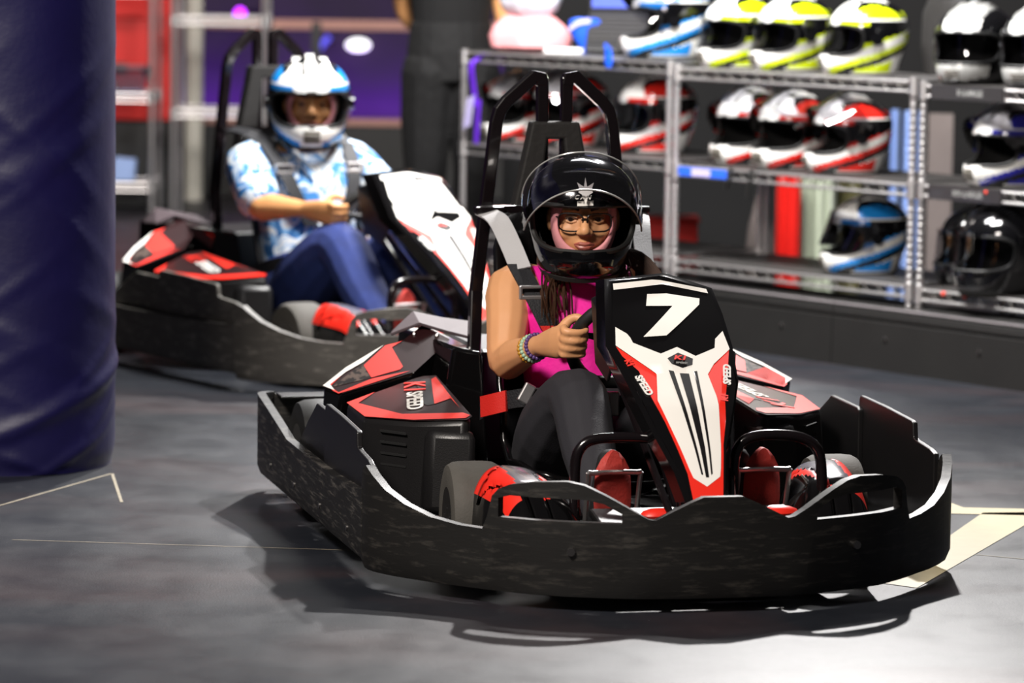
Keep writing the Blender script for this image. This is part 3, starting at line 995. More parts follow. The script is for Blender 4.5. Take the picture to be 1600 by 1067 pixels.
def cut(poly, zl=.02, xl=.03):
    """polygon in a plane, sliced into a fine grid"""
    bm = bmesh.new()
    f = bm.faces.new([bm.verts.new((x, 0, z)) for x, z in poly])
    xs = [p[0] for p in poly]; zs = [p[1] for p in poly]
    for ax, lo, hi, st in ((2, min(zs), max(zs), zl), (0, min(xs), max(xs), xl)):
        v = lo + st
        while v < hi:
            co = [0, 0, 0]; co[ax] = v; no = [0, 0, 0]; no[ax] = 1
            bmesh.ops.bisect_plane(bm, geom=bm.verts[:] + bm.edges[:] + bm.faces[:], plane_co=co, plane_no=no)
            v += st
    bmesh.ops.triangulate(bm, faces=bm.faces)
    bm.verts.ensure_lookup_table()
    vs = [(v.co.x, v.co.z) for v in bm.verts]
    fs = [tuple(v.index for v in f.verts) for f in bm.faces]
    bm.free()
    return vs, fs


def fdecal(name, polys, m, parent, off, label=None):
    mb = MB()
    for p in polys:
        vs, fs = cut(p)
        mb.add([(x, S(x, z) - off, z) for x, z in vs], fs)
    o = mb.build(name, m, parent, True, angle=60)
    if label: o['label'] = label
    return o


LPP = (-.36, -.09, .32, .163, .073); UPP = (-.36, .48, .37, .16, .54)


def PZ(k, x, y):
    return k[2] + k[3] * (x - k[0]) + k[4] * (y - k[1])


def pdecal(name, key, m, parent, k, s, off, label=None):
    poly = [(s * x, y, PZ(k, x, y) + off) for x, y in D[key]]
    mb = MB()
    bm = bmesh.new()
    bm.faces.new([bm.verts.new(p) for p in poly])
    bmesh.ops.triangulate(bm, faces=bm.faces)
    bm.verts.ensure_lookup_table()
    mb.add([v.co[:] for v in bm.verts], [tuple(v.index for v in f.verts) for f in bm.faces])
    bm.free()
    o = mb.build(name, m, parent, False)
    if label: o['label'] = label
    return o


def band(cols, thick, zb):
    """upright sheet following plan points: cols = (x, y, ztop, window or None)"""
    mb = MB()
    n = len(cols)
    rows = []
    for side in (0, 1):
        for i, c in enumerate(cols):
            a = Vector(cols[max(i - 1, 0)][:2]); b = Vector(cols[min(i + 1, n - 1)][:2])
            t = (b - a)
            nn = Vector((t.y, -t.x)).normalized() if t.length > 1e-6 else Vector((0, 0))
            p = Vector(c[:2]) - (nn * thick if side else nn * 0)
            zt = c[2]
            w = c[3] if len(c) > 3 and c[3] else (zb + (zt - zb) * .35, zb + (zt - zb) * .7)
            lv = [zb, zb + .02, w[0], w[1], zt]
            for k, z in enumerate(lv):
                q = p + nn * (-.008 if k == 0 else 0) * (1 if not side else 0)
                rows.append((q.x, q.y, z))
    L = 5
    fs = []
    o2 = n * L

    def hole(i): return len(cols[i]) > 3 and cols[i][3] and len(cols[i + 1]) > 3 and cols[i + 1][3]
    for i in range(n - 1):
        for k in range(L - 1):
            a, b = i * L + k, (i + 1) * L + k
            if k == 2 and hole(i): continue
            fs.append((a, b, b + 1, a + 1)); fs.append((o2 + a, o2 + a + 1, o2 + b + 1, o2 + b))
        a, b = i * L, (i + 1) * L
        fs.append((a, o2 + a, o2 + b, b)); fs.append((a + 4, b + 4, o2 + b + 4, o2 + a + 4))
        if hole(i):
            fs.append((a + 2, b + 2, o2 + b + 2, o2 + a + 2)); fs.append((a + 3, o2 + a + 3, o2 + b + 3, b + 3))
            if i == 0 or not hole(i - 1): fs.append((a + 2, o2 + a + 2, o2 + a + 3, a + 3))
            if i == n - 2 or not hole(i + 1): fs.append((b + 2, b + 3, o2 + b + 3, o2 + b + 2))
    for i in (0, n - 1):
        for k in range(L - 1):
            a = i * L + k
            fs.append((a, a + 1, o2 + a + 1, o2 + a))
    return mb.add(rows, fs)


NOSE = [(0, -.99, .258), (.045, -.99, .258), (.075, -.988, .245), (.15, -.982, .208), (.165, -.98, .21), (.195, -.975, .226), (.222, -.966, .241, 1), (.26, -.952, .262, 1), (.30, -.936, .281, 1), (.335, -.92, .288, 1),
        (.40, -.885, .284, 1), (.445, -.845, .274, 1), (.466, -.825, .262, 1), (.478, -.814, .245), (.486, -.805, .20), (.495, -.796, .17), (.54, -.745, .172), (.59, -.69, .182), (.635, -.63, .202), (.67, -.575, .228), (.69, -.53, .256),
        (.698, -.50, .273), (.70, -.475, .262), (.70, -.462, .24)]


def nose_cols():
    cs = []
    for c in NOSE:
        if len(c) > 3:
            w1 = min(.25, c[2] - .02); cs.append((c[0], c[1], c[2], (min(.2, w1 - .012), w1)))
        else: cs.append(c)
    return [(-c[0],) + tuple(c[1:]) for c in cs[:0:-1]] + cs


def wheel_meshes(r, w):
    h = w / 2
    prof = [(r * .55, -h * .96), (r * .8, -h), (r * .93, -h * .93), (r * .985, -h * .72), (r, -h * .4), (r, h * .4), (r * .985, h * .72), (r * .93, h * .93), (r * .8, h), (r * .55, h * .96)]
    N = 36
    ty = MB().loft([[(x, q * math.cos(2 * PI * j / N), q * math.sin(2 * PI * j / N)) for j in range(N)] for q, x in prof], False)
    tm = ty.mesh('tyre', K['rubber'])
    rp = [(r * .55, -h * .96), (r * .52, -h * .7), (r * .3, -h * .55), (r * .3, h * .55), (r * .52, h * .7), (r * .55, h * .96)]
    rm = MB().loft([[(x, q * math.cos(2 * PI * j / 24), q * math.sin(2 * PI * j / 24)) for j in range(24)] for q, x in rp], True).mesh('rim', K['steel'])
    hb = MB().cyl((-h * .9, 0, 0), (h * .9, 0, 0), r * .2, 12)
    for k in range(5):
        a = 2 * PI * k / 5
        hb.cyl((-h * .62, r * .36 * math.cos(a), r * .36 * math.sin(a)), (h * .62, r * .36 * math.cos(a), r * .36 * math.sin(a)), .007, 6)
    return tm, rm, hb.mesh('hub', K['chrome'])


WF = wheel_meshes(.132, .125); WR = wheel_meshes(.138, .19)
WR0 = WR[0].copy(); WR0.materials.clear(); WR0.materials.append(K['rubber_dark'])
KCACHE = {}


def shared(key, fn):
    if key not in KCACHE: KCACHE[key] = fn()
    return KCACHE[key]


def make_kart(name, label, loc, deg, number, worn):
    t = thing(name, label, 'go-kart', loc, R(deg), 'electric karts on the track')
    bmat = K['bumper_worn'] if worn else K['bumper']

    def part(nm, mb, m, parent=t, **kw):
        return mb.build(nm, m, parent, **kw)
    # chassis
    part('floor_tray', MB().box((0, -.18, .05), (.62, 1.36, .02)), K['black'], smooth=False, bevel=.005)
    ch = MB()
    for s in (-1, 1):
        ch.tube(arc([(s * .2, -.86, .08), (s * .3, -.6, .07), (s * .33, 0, .07), (s * .36, .9, .08)]), .016, 8)
        ch.tube(arc([(s * .33, -.15, .07), (s * .60, -.1, .07), (s * .62, .3, .07), (s * .36, .62, .07)]), .013, 8)
    for y in (-.8, -.3, .35, .85): ch.cyl((-.33, y, .075), (.33, y, .075), .014, 8)
    ch.cyl((-.56, .68, .14), (.56, .68, .14), .018, 10)
    ch.cyl((-.36, -.42, .135), (.36, -.42, .135), .012, 8)
    part('chassis_frame', ch, K['tube'])
    # bumpers
    fbp = part('front_bumper', band(nose_cols(), .022, .034), bmat, angle=30)
    for s in (-1, 1):
        for x, y, z in ((.325, -.93, .135),):
            MB().cyl((s * x, y + .01, z), (s * x + .002 * s, y - .004, z), .009, 10).build('bolt', K['steel'], fbp)
    for s in (-1, 1):
        cols = [(s * .702, y, z) for y, z in ((-.47, .215), (-.40, .205), (-.1, .196), (.25, .195), (.515, .197), (.6, .21), (.8, .238), (.955, .258))]
        cols += [(s * .698, .985, .26), (s * .682, 1.02, .258), (s * .66, 1.045, .256)]
        if s < 0: cols = cols[::-1]
        sb = part('side_bumper', band(cols, .022, .05), bmat if worn else K['bumper_side'], angle=30)
        for y in (-.3, .05, .4, .75):
            MB().cyl((s * .70, y, .10), (s * .705, y, .10), .007, 10).build('bolt', K['steel'], sb)
        f1 = [(y, z) for y, z in ((-.462, .06), (-.462, .268), (-.43, .276), (-.33, .284), (-.312, .288), (-.306, .322), (-.295, .326), (-.1, .335), (.088, .340), (.097, .332), (.12, .06))]
        f2 = [(y, z) for y, z in ((.06, .06), (.062, .306), (.075, .312), (.285, .317), (.30, .308), (.40, .26), (.515, .196), (.54, .06))]
        for f, x in ((f1, .668), (f2, .655)):
            part('side_panel', MB().prism([(s * x, y, z) for y, z in f], (s * .014, 0, 0)), K['black'] if not worn else bmat, smooth=False, bevel=.003)
    rc = [(x, 1.05, .25) for x in (.655, .4, .2, 0, -.2, -.4, -.655)]
    rb = part('rear_bumper', band(rc, .022, .08), bmat, angle=30)
    MB().box((0, 1.0, .248), (1.28, .09, .008)).build('top_flange', K['black'], rb, False, .003)
    # wheels
    for s in (-1, 1):
        w = bpy.data.objects.new('wheel', WF[0]); COL.objects.link(w); w.parent = t
        w.location = (s * .432, -.42, .134); w.rotation_euler = (0, 0, R(-4))
        link('rim', WF[1], w); link('hub', WF[2], w)
        w = bpy.data.objects.new('wheel', WR0); COL.objects.link(w); w.parent = t
        w.location = (s * .555, .68, .14)
        link('rim', WR[1], w); link('hub', WR[2], w)
    # wheel covers
    for s in (-1, 1):
        cv = MB()
        ny, nx = 32, 36
        gv = []
        for i in range(ny + 1):
            y = -.525 - .31 * i / ny
            q = i / ny
            top = .266 - .05 * q ** 1.5 - .135 * max(0, (q - .45) / .55) ** 1.6
            w0, w1 = .262 - .03 * q, .468 - .055 * q
            for j in range(nx + 1):
                u = -1 + 2 * j / nx
                f = (1 - abs(u) ** 3.2) ** .55
                z = .085 + (top - .085 + .012 * u) * f
                gv.append((s * ((w0 + w1) / 2 + (w1 - w0) / 2 * u), y, z))
        gf = []; gm = []
        for i in range(ny):
            for j in range(nx):
                k_ = i * (nx + 1) + j
                gf.append((k_, k_ + 1, k_ + nx + 2, k_ + nx + 1))
                u = -1 + 2 * (j + .5) / nx
                m_ = 0
                v_ = i / ny
                if abs(u) < .82 and v_ < .62: m_ = 1 if (u > .30 + .3 * v_ or abs(u + .62 - .9 * v_) < .09) else (2 if u > -.55 + .9 * v_ and v_ < .5 else 0)
                gm.append(m_)
        fr0 = len(gv); gv.append((s * .36, -.525, .12))
        for i in range(len(gf)):
            cv.add([gv[q] for q in gf[i]], [(0, 1, 2, 3)], gm[i])
        me = cv.mesh('wheel_cover', [K['gloss'], K['red'], K['silver']], True, 60)
        bm = bmesh.new(); bm.from_mesh(me); bmesh.ops.remove_doubles(bm, verts=bm.verts, dist=1e-5); bm.to_mesh(me); bm.free()
        me.polygons.foreach_set('use_smooth', [True] * len(me.polygons))
        c = link('wheel_cover', me, t, solid=.006)
    # foot hoops, pedals
    for x0, x1 in ((-.262, -.02), (.108, .312)):
        part('foot_hoop', MB().tube(arc([(x0, -.71, .12), (x0, -.70, .28), (x0 + .012, -.70, .33), (x0 + .045, -.70, .35), ((x0 + x1) / 2, -.70, .353), (x1 - .045, -.70, .345), (x1 - .008, -.70, .318), (x1 + .004, -.70, .26), (x1 + .006, -.71, .12)], 3), .0125, 10), K['tube'])
    for cx, nm in ((-.152, 'brake'), (.20, 'accelerator')):
        p = part('pedal', MB().tube(arc([(cx - .058, -.585, .10), (cx - .06, -.63, .25), (cx - .052, -.634, .264), (cx + .052, -.634, .264), (cx + .06, -.63, .25), (cx + .058, -.585, .10)], 3), .006, 8), K['chrome'])
        pd = MB()
        rg = []
        for z, w in ((.165, .042), (.20, .044), (.24, .043), (.27, .039), (.292, .028), (.308, .014), (.313, .004)):
            rg.append([(cx + w * a, -.62 + b, z) for a, b in ((-1, .004), (-.6, -.008), (.6, -.008), (1, .004), (.6, .014), (-.6, .014))])
        plabel(pd.loft(rg).build('pedal_pad', K['redpad'], p), 'dull red pedal pad')
    rl = part('front_cover_plate', MB().box((-.005, -.80, .175), (.46, .16, .02), Matrix.Rotation(R(10), 3, 'X')), K['black'], smooth=False, bevel=.006)
    for cx in (-.09, .19):
        MB().ball((cx, -.79, .19), (.045, .025, .016), 14, 6).build('red_decal', K['red'], rl)
    # fairing
    OUT = D['OUT']
    fr = MB()
    vs, fs = cut(OUT)
    fr.add([(x, S(x, z), z) for x, z in vs], fs)
    n = len(OUT)
    cx_, cz_ = .02, .48
    rim = [(x, S(x, z), z) for x, z in OUT]
    rim1 = [(x + .012 * (1 if x > cx_ else -1), S(x, z) + .02, z + .004) for x, z in OUT]
    rim2 = [(x + .016 * (1 if x > cx_ else -1), S(x, z) + .085, z - .004) for x, z in OUT]
    fr.loft([rim, rim1, rim2], False)
    fa = part('fairing', fr, K['gloss'], angle=35)
    plabel(fa, 'black nose fairing with number graphics')
    if not worn:
        fdecal('white_decal', [D['TOPW'], D['SEV']], K['white'], fa, .002, 'white number 7 and top edge stripe')
        fdecal('red_decal', [D['RED']], K['red'], fa, .0012)
        fdecal('white_decal', [D['WHITE']], K['white'], fa, .0022)
        fdecal('stripe_decal', D['STR'], K['stblack'], fa, .0032)
        fdecal('badge_decal', [D['HEX']], K['stblack'], fa, .0032)
    else:
        fdecal('white_decal', [D['TOPW']], K['white'], fa, .002)
        fdecal('red_decal', [D['RED']], K['red'], fa, .0012)
        fdecal('white_decal', [D['WHITE']], K['white'], fa, .0022)
        fdecal('stripe_decal', D['STR'], K['stblack'], fa, .0032)
        fdecal('badge_decal', [D['HEX']], K['stblack'], fa, .0032)
        fdecal('white_decal', [[(-.075, .650), (.03, .660), (.035, .57), (-.02, .53), (-.1, .56), (-.1, .6)]], K['white'], fa, .0018, 'white panel painting the overexposed half of the nose')  # white panel added so this half of the nose looks overexposed
        e = []
        for a in range(3):
            e.append([(.045 + .0, .636 - .03 * a), (.115, .632 - .03 * a), (.118, .618 - .03 * a), (.045, .620 - .03 * a)])
        e.append([(.1, .632), (.122, .63), (.12, .56), (.098, .562)])
        e.append([(.04, .636), (.06, .636), (.058, .605), (.038, .606)])
        fdecal('number_decal', [[(.035, .648), (.125, .640), (.13, .55), (.03, .556)]], K['white'], fa, .002)  # white block: the digit washed out by glare, painted in
        fdecal('number_decal', [[(.062, .628), (.1, .624), (.1, .613), (.062, .616)], [(.06, .594), (.1, .59), (.1, .578), (.06, .582)]], K['stblack'], fa, .003, 'dark cut-outs of the digit')
    # lettering on the nose
    def ftext(body, m, x, z, xd, ud, size, **kw):
        dy = (S(x, z + .01) - S(x, z - .01)) / .02
        dx = (S(x + .01, z) - S(x - .01, z)) / .02
        f3 = lambda v: Vector((v[0], dx * v[0] + dy * v[1], v[1]))
        return text(body, fa, m, (x, S(x, z) - .0048, z), f3(xd), f3(ud), size, **kw)
    ftext('K1', K['red'], .0145, .516, (1, -.05), (0, 1), .020, bold=.0008, sx=1.3, shear=.2)
    ftext('SPEED', K['hgrey'], .0145, .506, (1, -.05), (0, 1), .0075, bold=.0002, sx=1.3)
    ftext('SPEED', K['offwhite'], -.088, .462, (.37, -1), (1, .37), .024, bold=.001, sx=1.1)
    ftext('K1', K['red'], -.104, .505, (.37, -1), (1, .37), .022, bold=.001)
    ftext('SPEED', K['offwhite'], .113, .482, (.42, 1), (-1, .42), .024, bold=.001, sx=1.1)
    ftext('K1', K['red'], .088, .438, (.42, 1), (-1, .42), .022, bold=.001)
    # fairing stays
    for s in (-1, 1):
        part('fairing_stay', MB().tube(arc([(.05 + s * .15, -.36, .50), (.03 + s * .12, -.52, .40), (s * .07, -.82, .19)]), .009, 8), K['tube'])
        if s < 0: part('side_plate', MB().prism([(.03 + s * .108, -.33, .655), (.05 + s * .15, -.46, .53), (.05 + s * .15, -.38, .44), (.05 + s * .15, -.27, .47), (.03 + s * .13, -.22, .62)], (s * .008, 0, 0)), K['black'], smooth=False, bevel=.003)
    # steering
    st = part('steering_column', MB().cyl((.02, -.10, .50), (.02, -.62, .12), .013, 10), K['tube'])
    ux = Vector((1, 0, 0)); uy = Vector((0, -.58, .815)); un = ux.cross(uy)
    c0 = Vector((.02, -.10, .50))
    wl = [c0 + ux * x + uy * y for x, y in [(.14 * math.cos(a), .14 * math.sin(a)) for a in [R(-50 + 10 * k) for k in range(29)]] + [(-.06, -.125), (0, -.127), (.06, -.125)]]
    sw = part('steering_wheel', MB().tube(wl, .0155, 10, True), K['rubber_dark'])
    sp = MB()
    for x, y in ((-.13, .03), (.13, .03), (0, -.125)):
        sp.tube([c0, c0 + ux * x + uy * y], (.016, .005), 8)
    sp.build('spoke', K['strap'], sw)
    sp = MB(); sp.cyl(c0 - un * .01, c0 + un * .03, .04, 16)
    sp.build('hub', K['black'], sw)
    # seat
    sp = arc([(-.06, .16), (.05, .105), (.2, .10), (.30, .16), (.37, .32), (.42, .50), (.46, .66), (.48, .775)], 3)
    pr = [(-.06, .16), (.0, .125), (.10, .10), (.22, .105), (.30, .16), (.345, .25), (.38, .36), (.41, .47), (.44, .58), (.465, .69), (.48, .775)]
    hw = [.17, .19, .205, .21, .215, .215, .215, .21, .205, .195, .165]
    NU = 16
    vs = []
    for i, ((y, z), w) in enumerate(zip(pr, hw)):
        k = i / (len(pr) - 1)
        for j in range(NU + 1):
            u = -1 + 2 * j / NU
            b = abs(u) ** 4
            fwd = interp(k, [0, .3, .5, .8, 1], [0, .05, .13, .10, .02]) * b
            rise = interp(k, [0, .2, .4, .6, 1], [.02, .09, .07, .0, 0]) * b
            vs.append((u * w, y - fwd, z + rise - (.02 * b if i == len(pr) - 1 else 0)))
    fs = [(i * (NU + 1) + j, i * (NU + 1) + j + 1, (i + 1) * (NU + 1) + j + 1, (i + 1) * (NU + 1) + j) for i in range(len(pr) - 1) for j in range(NU)]
    part('seat', MB().add(vs, fs), K['seat'], solid=.014)
    part('seat_bracket', MB().box((-.19, .50, .775), (.075, .03, .018)).box((.19, .50, .775), (.075, .03, .018)).box((0, .53, .775), (.42, .03, .02)), K['tube'], smooth=False, bevel=.003)
    # roll hoops and headrest
    for s in (-1, 1):
        part('roll_hoop', MB().tube([(s * .030, .60, .70), (s * .032, .60, 1.108)], .0145, 4, sq=True).tube(
            [(s * .032, .60, 1.085), (s * .036, .60, 1.108), (s * .05, .60, 1.112), (s * .125, .60, 1.045), (s * .143, .60, 1.022), (s * .152, .60, .99), (s * .178, .60, .76), (s * .202, .59, .56), (s * .214, .55, .40), (s * .22, .50, .12)], .0155, 4, sq=True), K['tube'], smooth=False, bevel=.004)
    hr = [(-.062, .994), (.062, .994), (.075, .93), (.112, .76), (.118, .70), (.05, .70), (.022, .95), (-.022, .95), (-.05, .70), (-.118, .70), (-.112, .76), (-.075, .93)]
    part('headrest', MB().prism([(x, .575, z) for x, z in hr], (0, .05, 0)), K['foam'], smooth=False, bevel=.006)
    part('battery_box', MB().box((0, .78, .26), (.40, .40, .30)), K['black'], smooth=False, bevel=.02)
    # pods
    for s in (-1, 1):
        top = [(s * x, y, PZ(LPP, x, y)) for x, y in D['LPOUT']]
        bot = [(s * x * 1.02, y - (.02 if y < .2 else 0), .085) for x, y in D['LPOUT']]
        lp = part('side_pod', MB().loft([bot, top]), K['black'], bevel=.014, angle=50)
        part('pod_shoulder', MB().loft([[(s * x, y, z) for x, y in ((.352, -.11), (.475, -.075), (.475, .06), (.352, .06))] for z in (.09,)] +
                                      [[(s * x, y, z) for x, y in ((.352, -.105), (.46, -.05), (.46, .06), (.352, .06))] for z in (.292,)]), K['black'], bevel=.02)
        for k in range(5):
            z = .272 - k * .0265
            p0 = Vector((s * .55, .076 - .008, z)); p1 = Vector((s * .502, .007 - .006, z))
            MB().prism([p0, p1, p1 + Vector((0, .02, 0)), p0 + Vector((0, .02, 0))], (0, 0, .005)).build('vent_slit', K['lining'], lp, False)
        pdecal('maroon_decal', 'LPOUT', K['maroon'], lp, LPP, s, .0006) .scale = (.995, .995, 1)
        pdecal('red_decal', 'LPRED1', K['red'], lp, LPP, s, .0022)
        pdecal('red_decal', 'LPRED2', K['red'], lp, LPP, s, .0022)
        pdecal('black_decal', 'LPBLK', K['stblack'], lp, LPP, s, .0018)
        # lettering runs from the back to the front of the pod
        a = Vector((-.405, .385)); b = Vector((-.465, .085))
        if s > 0:
            a, b = Vector((.465, .085)), Vector((.405, .385))
        dd = (b - a)
        zf = lambda v: Vector((v.x, v.y, PZ(LPP, -abs(v.x), v.y) + .0034))
        upd = Vector((-dd.y, dd.x)).normalized()
        p1 = a + dd * .10; p2 = a + dd * .62
        X3 = (zf(b) - zf(a)); U3 = zf(a + upd * .02) - zf(a)
        text('K1', lp, K['red'], zf(p1), X3, U3, .075, bold=.0015, shear=.25, sx=1.3)
        text('SPEED', lp, K['white'], zf(p2), X3, U3, .056, bold=.0012, sx=1.25)
        # upper rear cowl
        top = [(s * x, y, PZ(UPP, x, y)) for x, y in D['UPOUT']]
        bot = [(s * x, y + .03, .24) for x, y in D['UPOUT']]
        upo = part('rear_cowl', MB().loft([bot, top]), K['gloss'], bevel=.010, angle=50)
        pdecal('maroon_decal', 'UPOUT', K['maroon'], upo, UPP, s, .0006)
        pdecal('carbon_decal', 'UPCARB', K['carbon'], upo, UPP, s, .0014)
        pdecal('red_decal', 'UPRED2', K['red'], upo, UPP, s, .0020)
        pdecal('red_decal', 'UPRED', K['red'], upo, UPP, s, .0022)
        pdecal('white_decal', 'UPWHITE', K['white'], upo, UPP, s, .0026)
        for x, y in ((-.30, .60), (-.355, .62)):
            MB().ball((s * x, y, PZ(UPP, x, y) + .002), .006, 8, 4).build('rivet', K['steel'], upo)
        # pod inner box and winglet
        part('pod_inner', MB().loft([[(s * x, y, .09) for x, y in ((.23, .28), (.36, .40), (.36, .9), (.23, .9))], [(s * x, y, z) for x, y, z in ((.235, .36, .43), (.30, .40, .44), (.34, .9, .44), (.235, .9, .43))]]), K['gloss'], bevel=.01)
        wg = [[(s * x, y, z) for x, y, z in r_] for r_ in ([(-.414, .63, .447), (-.373, .80, .437)], [(-.341, .62, .475), (-.317, .82, .484)], [(-.27, .62, .453), (-.244, .82, .468)], [(-.195, .62, .434), (-.155, .82, .455)])]
        wm = MB()
        v_ = [p for r_ in wg for p in r_]
        v_ = [tuple(abs(q) * s if i == 0 else q for i, q in enumerate(p)) for p in v_]
        wm.add(v_, [(0, 2, 3, 1), (2, 4, 5, 3), (4, 6, 7, 5)])
        part('winglet', wm, K['wing'], smooth=False, solid=.008, bevel=.002)
        if worn:
            part('winglet_stay', MB().cyl((s * .36, .58, .36), (s * .30, .66, .455), .008, 8).cyl((s * .33, .54, .37), (s * .27, .64, .45), .008, 8), K['steel'])
    # harness
    for s in (-1, 1):
        ha = HARN[0 if not worn else 1]
        up_, mid_, low = ha
        q = [(s * p[0],) + tuple(p[1:]) for p in up_]
        r1 = part('shoulder_strap', MB().ribbon(arc(q), [(.05, s * .012, s * -.012)] * len(arc(q)), .0022), K['strapgrey'] if not worn else K['strap'])
        q = [(s * p[0],) + tuple(p[1:]) for p in mid_]
        part('shoulder_strap', MB().ribbon(arc(q), (.052, 0, 0), .0022), K['strap'])
        q2 = [Vector((s * p[0],) + tuple(p[1:])) for p in low]
        plabel(part('strap_sleeve', MB().ribbon(arc(q2), (.054, 0, 0), .004), K['redstrap'] if not worn else K['strap']), 'strap sleeve')
        bx, by, bz = mid_[1]
        bk = MB()
        bk.box((s * bx, by - .008, bz + .014), (.068, .012, .008)).box((s * bx, by - .008, bz - .012), (.068, .012, .010)).box((s * (bx - .032), by - .008, bz), (.008, .012, .034)).box((s * (bx + .032), by - .008, bz), (.008, .012, .034))
        part('buckle', bk, K['chrome'], smooth=False, bevel=.002)
        part('lap_strap', MB().ribbon(arc([(s * .27, .22, .30), (s * .225, .14, .335), (s * .15, .075, .35), (s * .07, .055, .335), (0, .05, .33)]), (0, 0, .045), .0025), K['strap'])
        if not worn:
            plabel(part('strap_sleeve', MB().ribbon(arc([(s * .272, .2, .312), (s * .25, .155, .325), (s * .226, .13, .335)]), (0, .01, .05), .004), K['redstrap']), 'red webbing sleeve')
    part('harness_buckle', MB().box((-.190, .07, .36), (.030, .010, .05), Matrix.Rotation(.5, 3, 'Y')), K['chrome'], smooth=False, bevel=.004)
    part('harness_buckle', MB().box((0, .04, .335), (.07, .016, .06)), K['steel'], smooth=False, bevel=.004)
    return t


HARN = [([(.2, .50, .77), (.185, .42, .755), (.17, .345, .70), (.16, .275, .645)],
         [(.165, .29, .655), (.142, .222, .592), (.115, .192, .53), (.10, .188, .50)],
         [(.104, .186, .512), (.08, .18, .47), (.065, .178, .445)]),
        ([(.2, .50, .78), (.18, .42, .775), (.165, .345, .755), (.155, .29, .72)],
         [(.16, .305, .735), (.14, .218, .655), (.12, .185, .59), (.10, .17, .54)],
         [(.104, .168, .545), (.08, .162, .50), (.06, .16, .46)])]
KA = make_kart('go_kart', 'black and red go-kart number 7 driven by the woman in pink', (.238, 9.24, 0), 13.3, '7', False)
KB = make_kart('go_kart', 'worn black and red go-kart with bright white nose, behind number 7', (-.554, 13.02, 0), 33, '3', True)

# ------------------------------------------------------------------ people


def ell(c, side, rx, ry, axis, n=20):
    side = Vector(side).normalized(); axis = Vector(axis).normalized()
    f = axis.cross(side).normalized()
    return [Vector(c) + side * rx * math.cos(2 * PI * j / n) + f * ry * math.sin(2 * PI * j / n) for j in range(n)]


def torso_rings(sec, n=20):
    out = []
    for i, (c, rx, ry) in enumerate(sec):
        a = Vector(sec[max(i - 1, 0)][0]); b = Vector(sec[min(i + 1, len(sec) - 1)][0])
        out.append(ell(c, (1, 0, 0), rx, ry, b - a, n))
    return out


def limb(mb, pts, k=3):
    """tapered capsule through (point, radius)"""
    P = arc([p for p, r in pts], k)
    m = len(P) - 1
    rs = [interp(i / m * (len(pts) - 1), list(range(len(pts))), [r for p, r in pts]) for i in range(m + 1)]
    mb.tube(P, rs, 12)
    mb.ball(P[0], rs[0], 12, 8); mb.ball(P[-1], rs[-1], 12, 8)
    return mb


def grip_hand(mb, s, wrist, rim, k=1.0, tilt=0):
    """fist closed round the steering wheel rim: four fingers over the far side, thumb inside"""
    rim = Vector(rim); wrist = Vector(wrist)
    X = Vector((s, 0, 0))                      # away from the wheel centre
    Z = Vector((s * tilt, -.3, .95)).normalized()    # along the rim
    Y = Vector((0, 1, 0)); Y = (Y - Z * Y.dot(Z)).normalized()   # towards the driver
    P = lambda x, y, z: rim + (X * x + Y * y + Z * z) * k
    pal = P(.022, .012, 0)
    # palm: flattened block from the wrist to the knuckles
    rg = []
    for q, rx, rz in ((0, .022, .024), (.35, .02, .032), (.7, .018, .038), (1, .014, .036)):
        c = wrist.lerp(P(.030, -.012, 0), q)
        ax = (P(.03, -.012, 0) - wrist).normalized()
        sd = (Z - ax * Z.dot(ax)).normalized()
        f = ax.cross(sd)
        rg.append([c + sd * rz * k * math.cos(2 * PI * j / 14) + f * rx * k * math.sin(2 * PI * j / 14) for j in range(14)])
    mb.loft(rg)
    for i, (z, r, ln) in enumerate(((.030, .0088, 1.0), (.0105, .0092, 1.08), (-.009, .0088, 1.0), (-.027, .0078, .86))):
        ch = [P(.030, -.006, z), P(.032, -.026, z), P(.008, -.034 * ln, z), P(-.014, -.026, z - .001), P(-.021 * ln, -.004, z - .002)]
        limb(mb, [(ch[0], r * k * 1.1), (ch[1], r * k * 1.12), (ch[2], r * k), (ch[3], r * k * .95), (ch[4], r * k * .85)], 3)
    limb(mb, [(P(.026, .018, .018), .014 * k), (P(.012, .026, .034), .0115 * k), (P(-.006, .024, .042), .0105 * k), (P(-.02, .012, .040), .009 * k)], 3)


def head_mesh(mb, c, k=1.0, tilt=0, turn=0):
    """head with brow, nose, cheeks, lips, chin; faces -y"""
    c = Vector(c)
    T = Matrix.Rotation(turn, 3, 'Z') @ Matrix.Rotation(tilt, 3, 'X')
    P = lambda x, y, z: c + T @ Vector((x * k, y * k, z * k))

    def ball(p, r):
        m = MB().ball((0, 0, 0), tuple(q * k for q in r), 16, 10)
        mb.add([P(*p) + T @ Vector(v) for v in m.v], m.f)
    ball((0, .012, .035), (.074, .094, .085))
    ball((0, -.012, -.02), (.066, .074, .082))
    ball((0, -.045, -.078), (.030, .026, .026))          # chin
    for s in (-1, 1):
        ball((s * .036, -.055, -.02), (.026, .022, .024))   # cheek
        ball((s * .033, -.068, .032), (.026, .014, .010))  # brow
        ball((s * .012, -.092, -.018), (.009, .010, .008))  # nostril
        ball((s * .075, .01, -.005), (.012, .022, .030))   # ear
    mb.tube([P(0, -.074, .026), P(0, -.086, .006), P(0, -.101, -.012), P(0, -.094, -.022)], [.009 * k, .010 * k, .0125 * k, .009 * k], 10)
    ball((0, -.102, -.0135), (.012, .010, .010))
    ball((0, -.074, -.046), (.024, .012, .013))
    return P


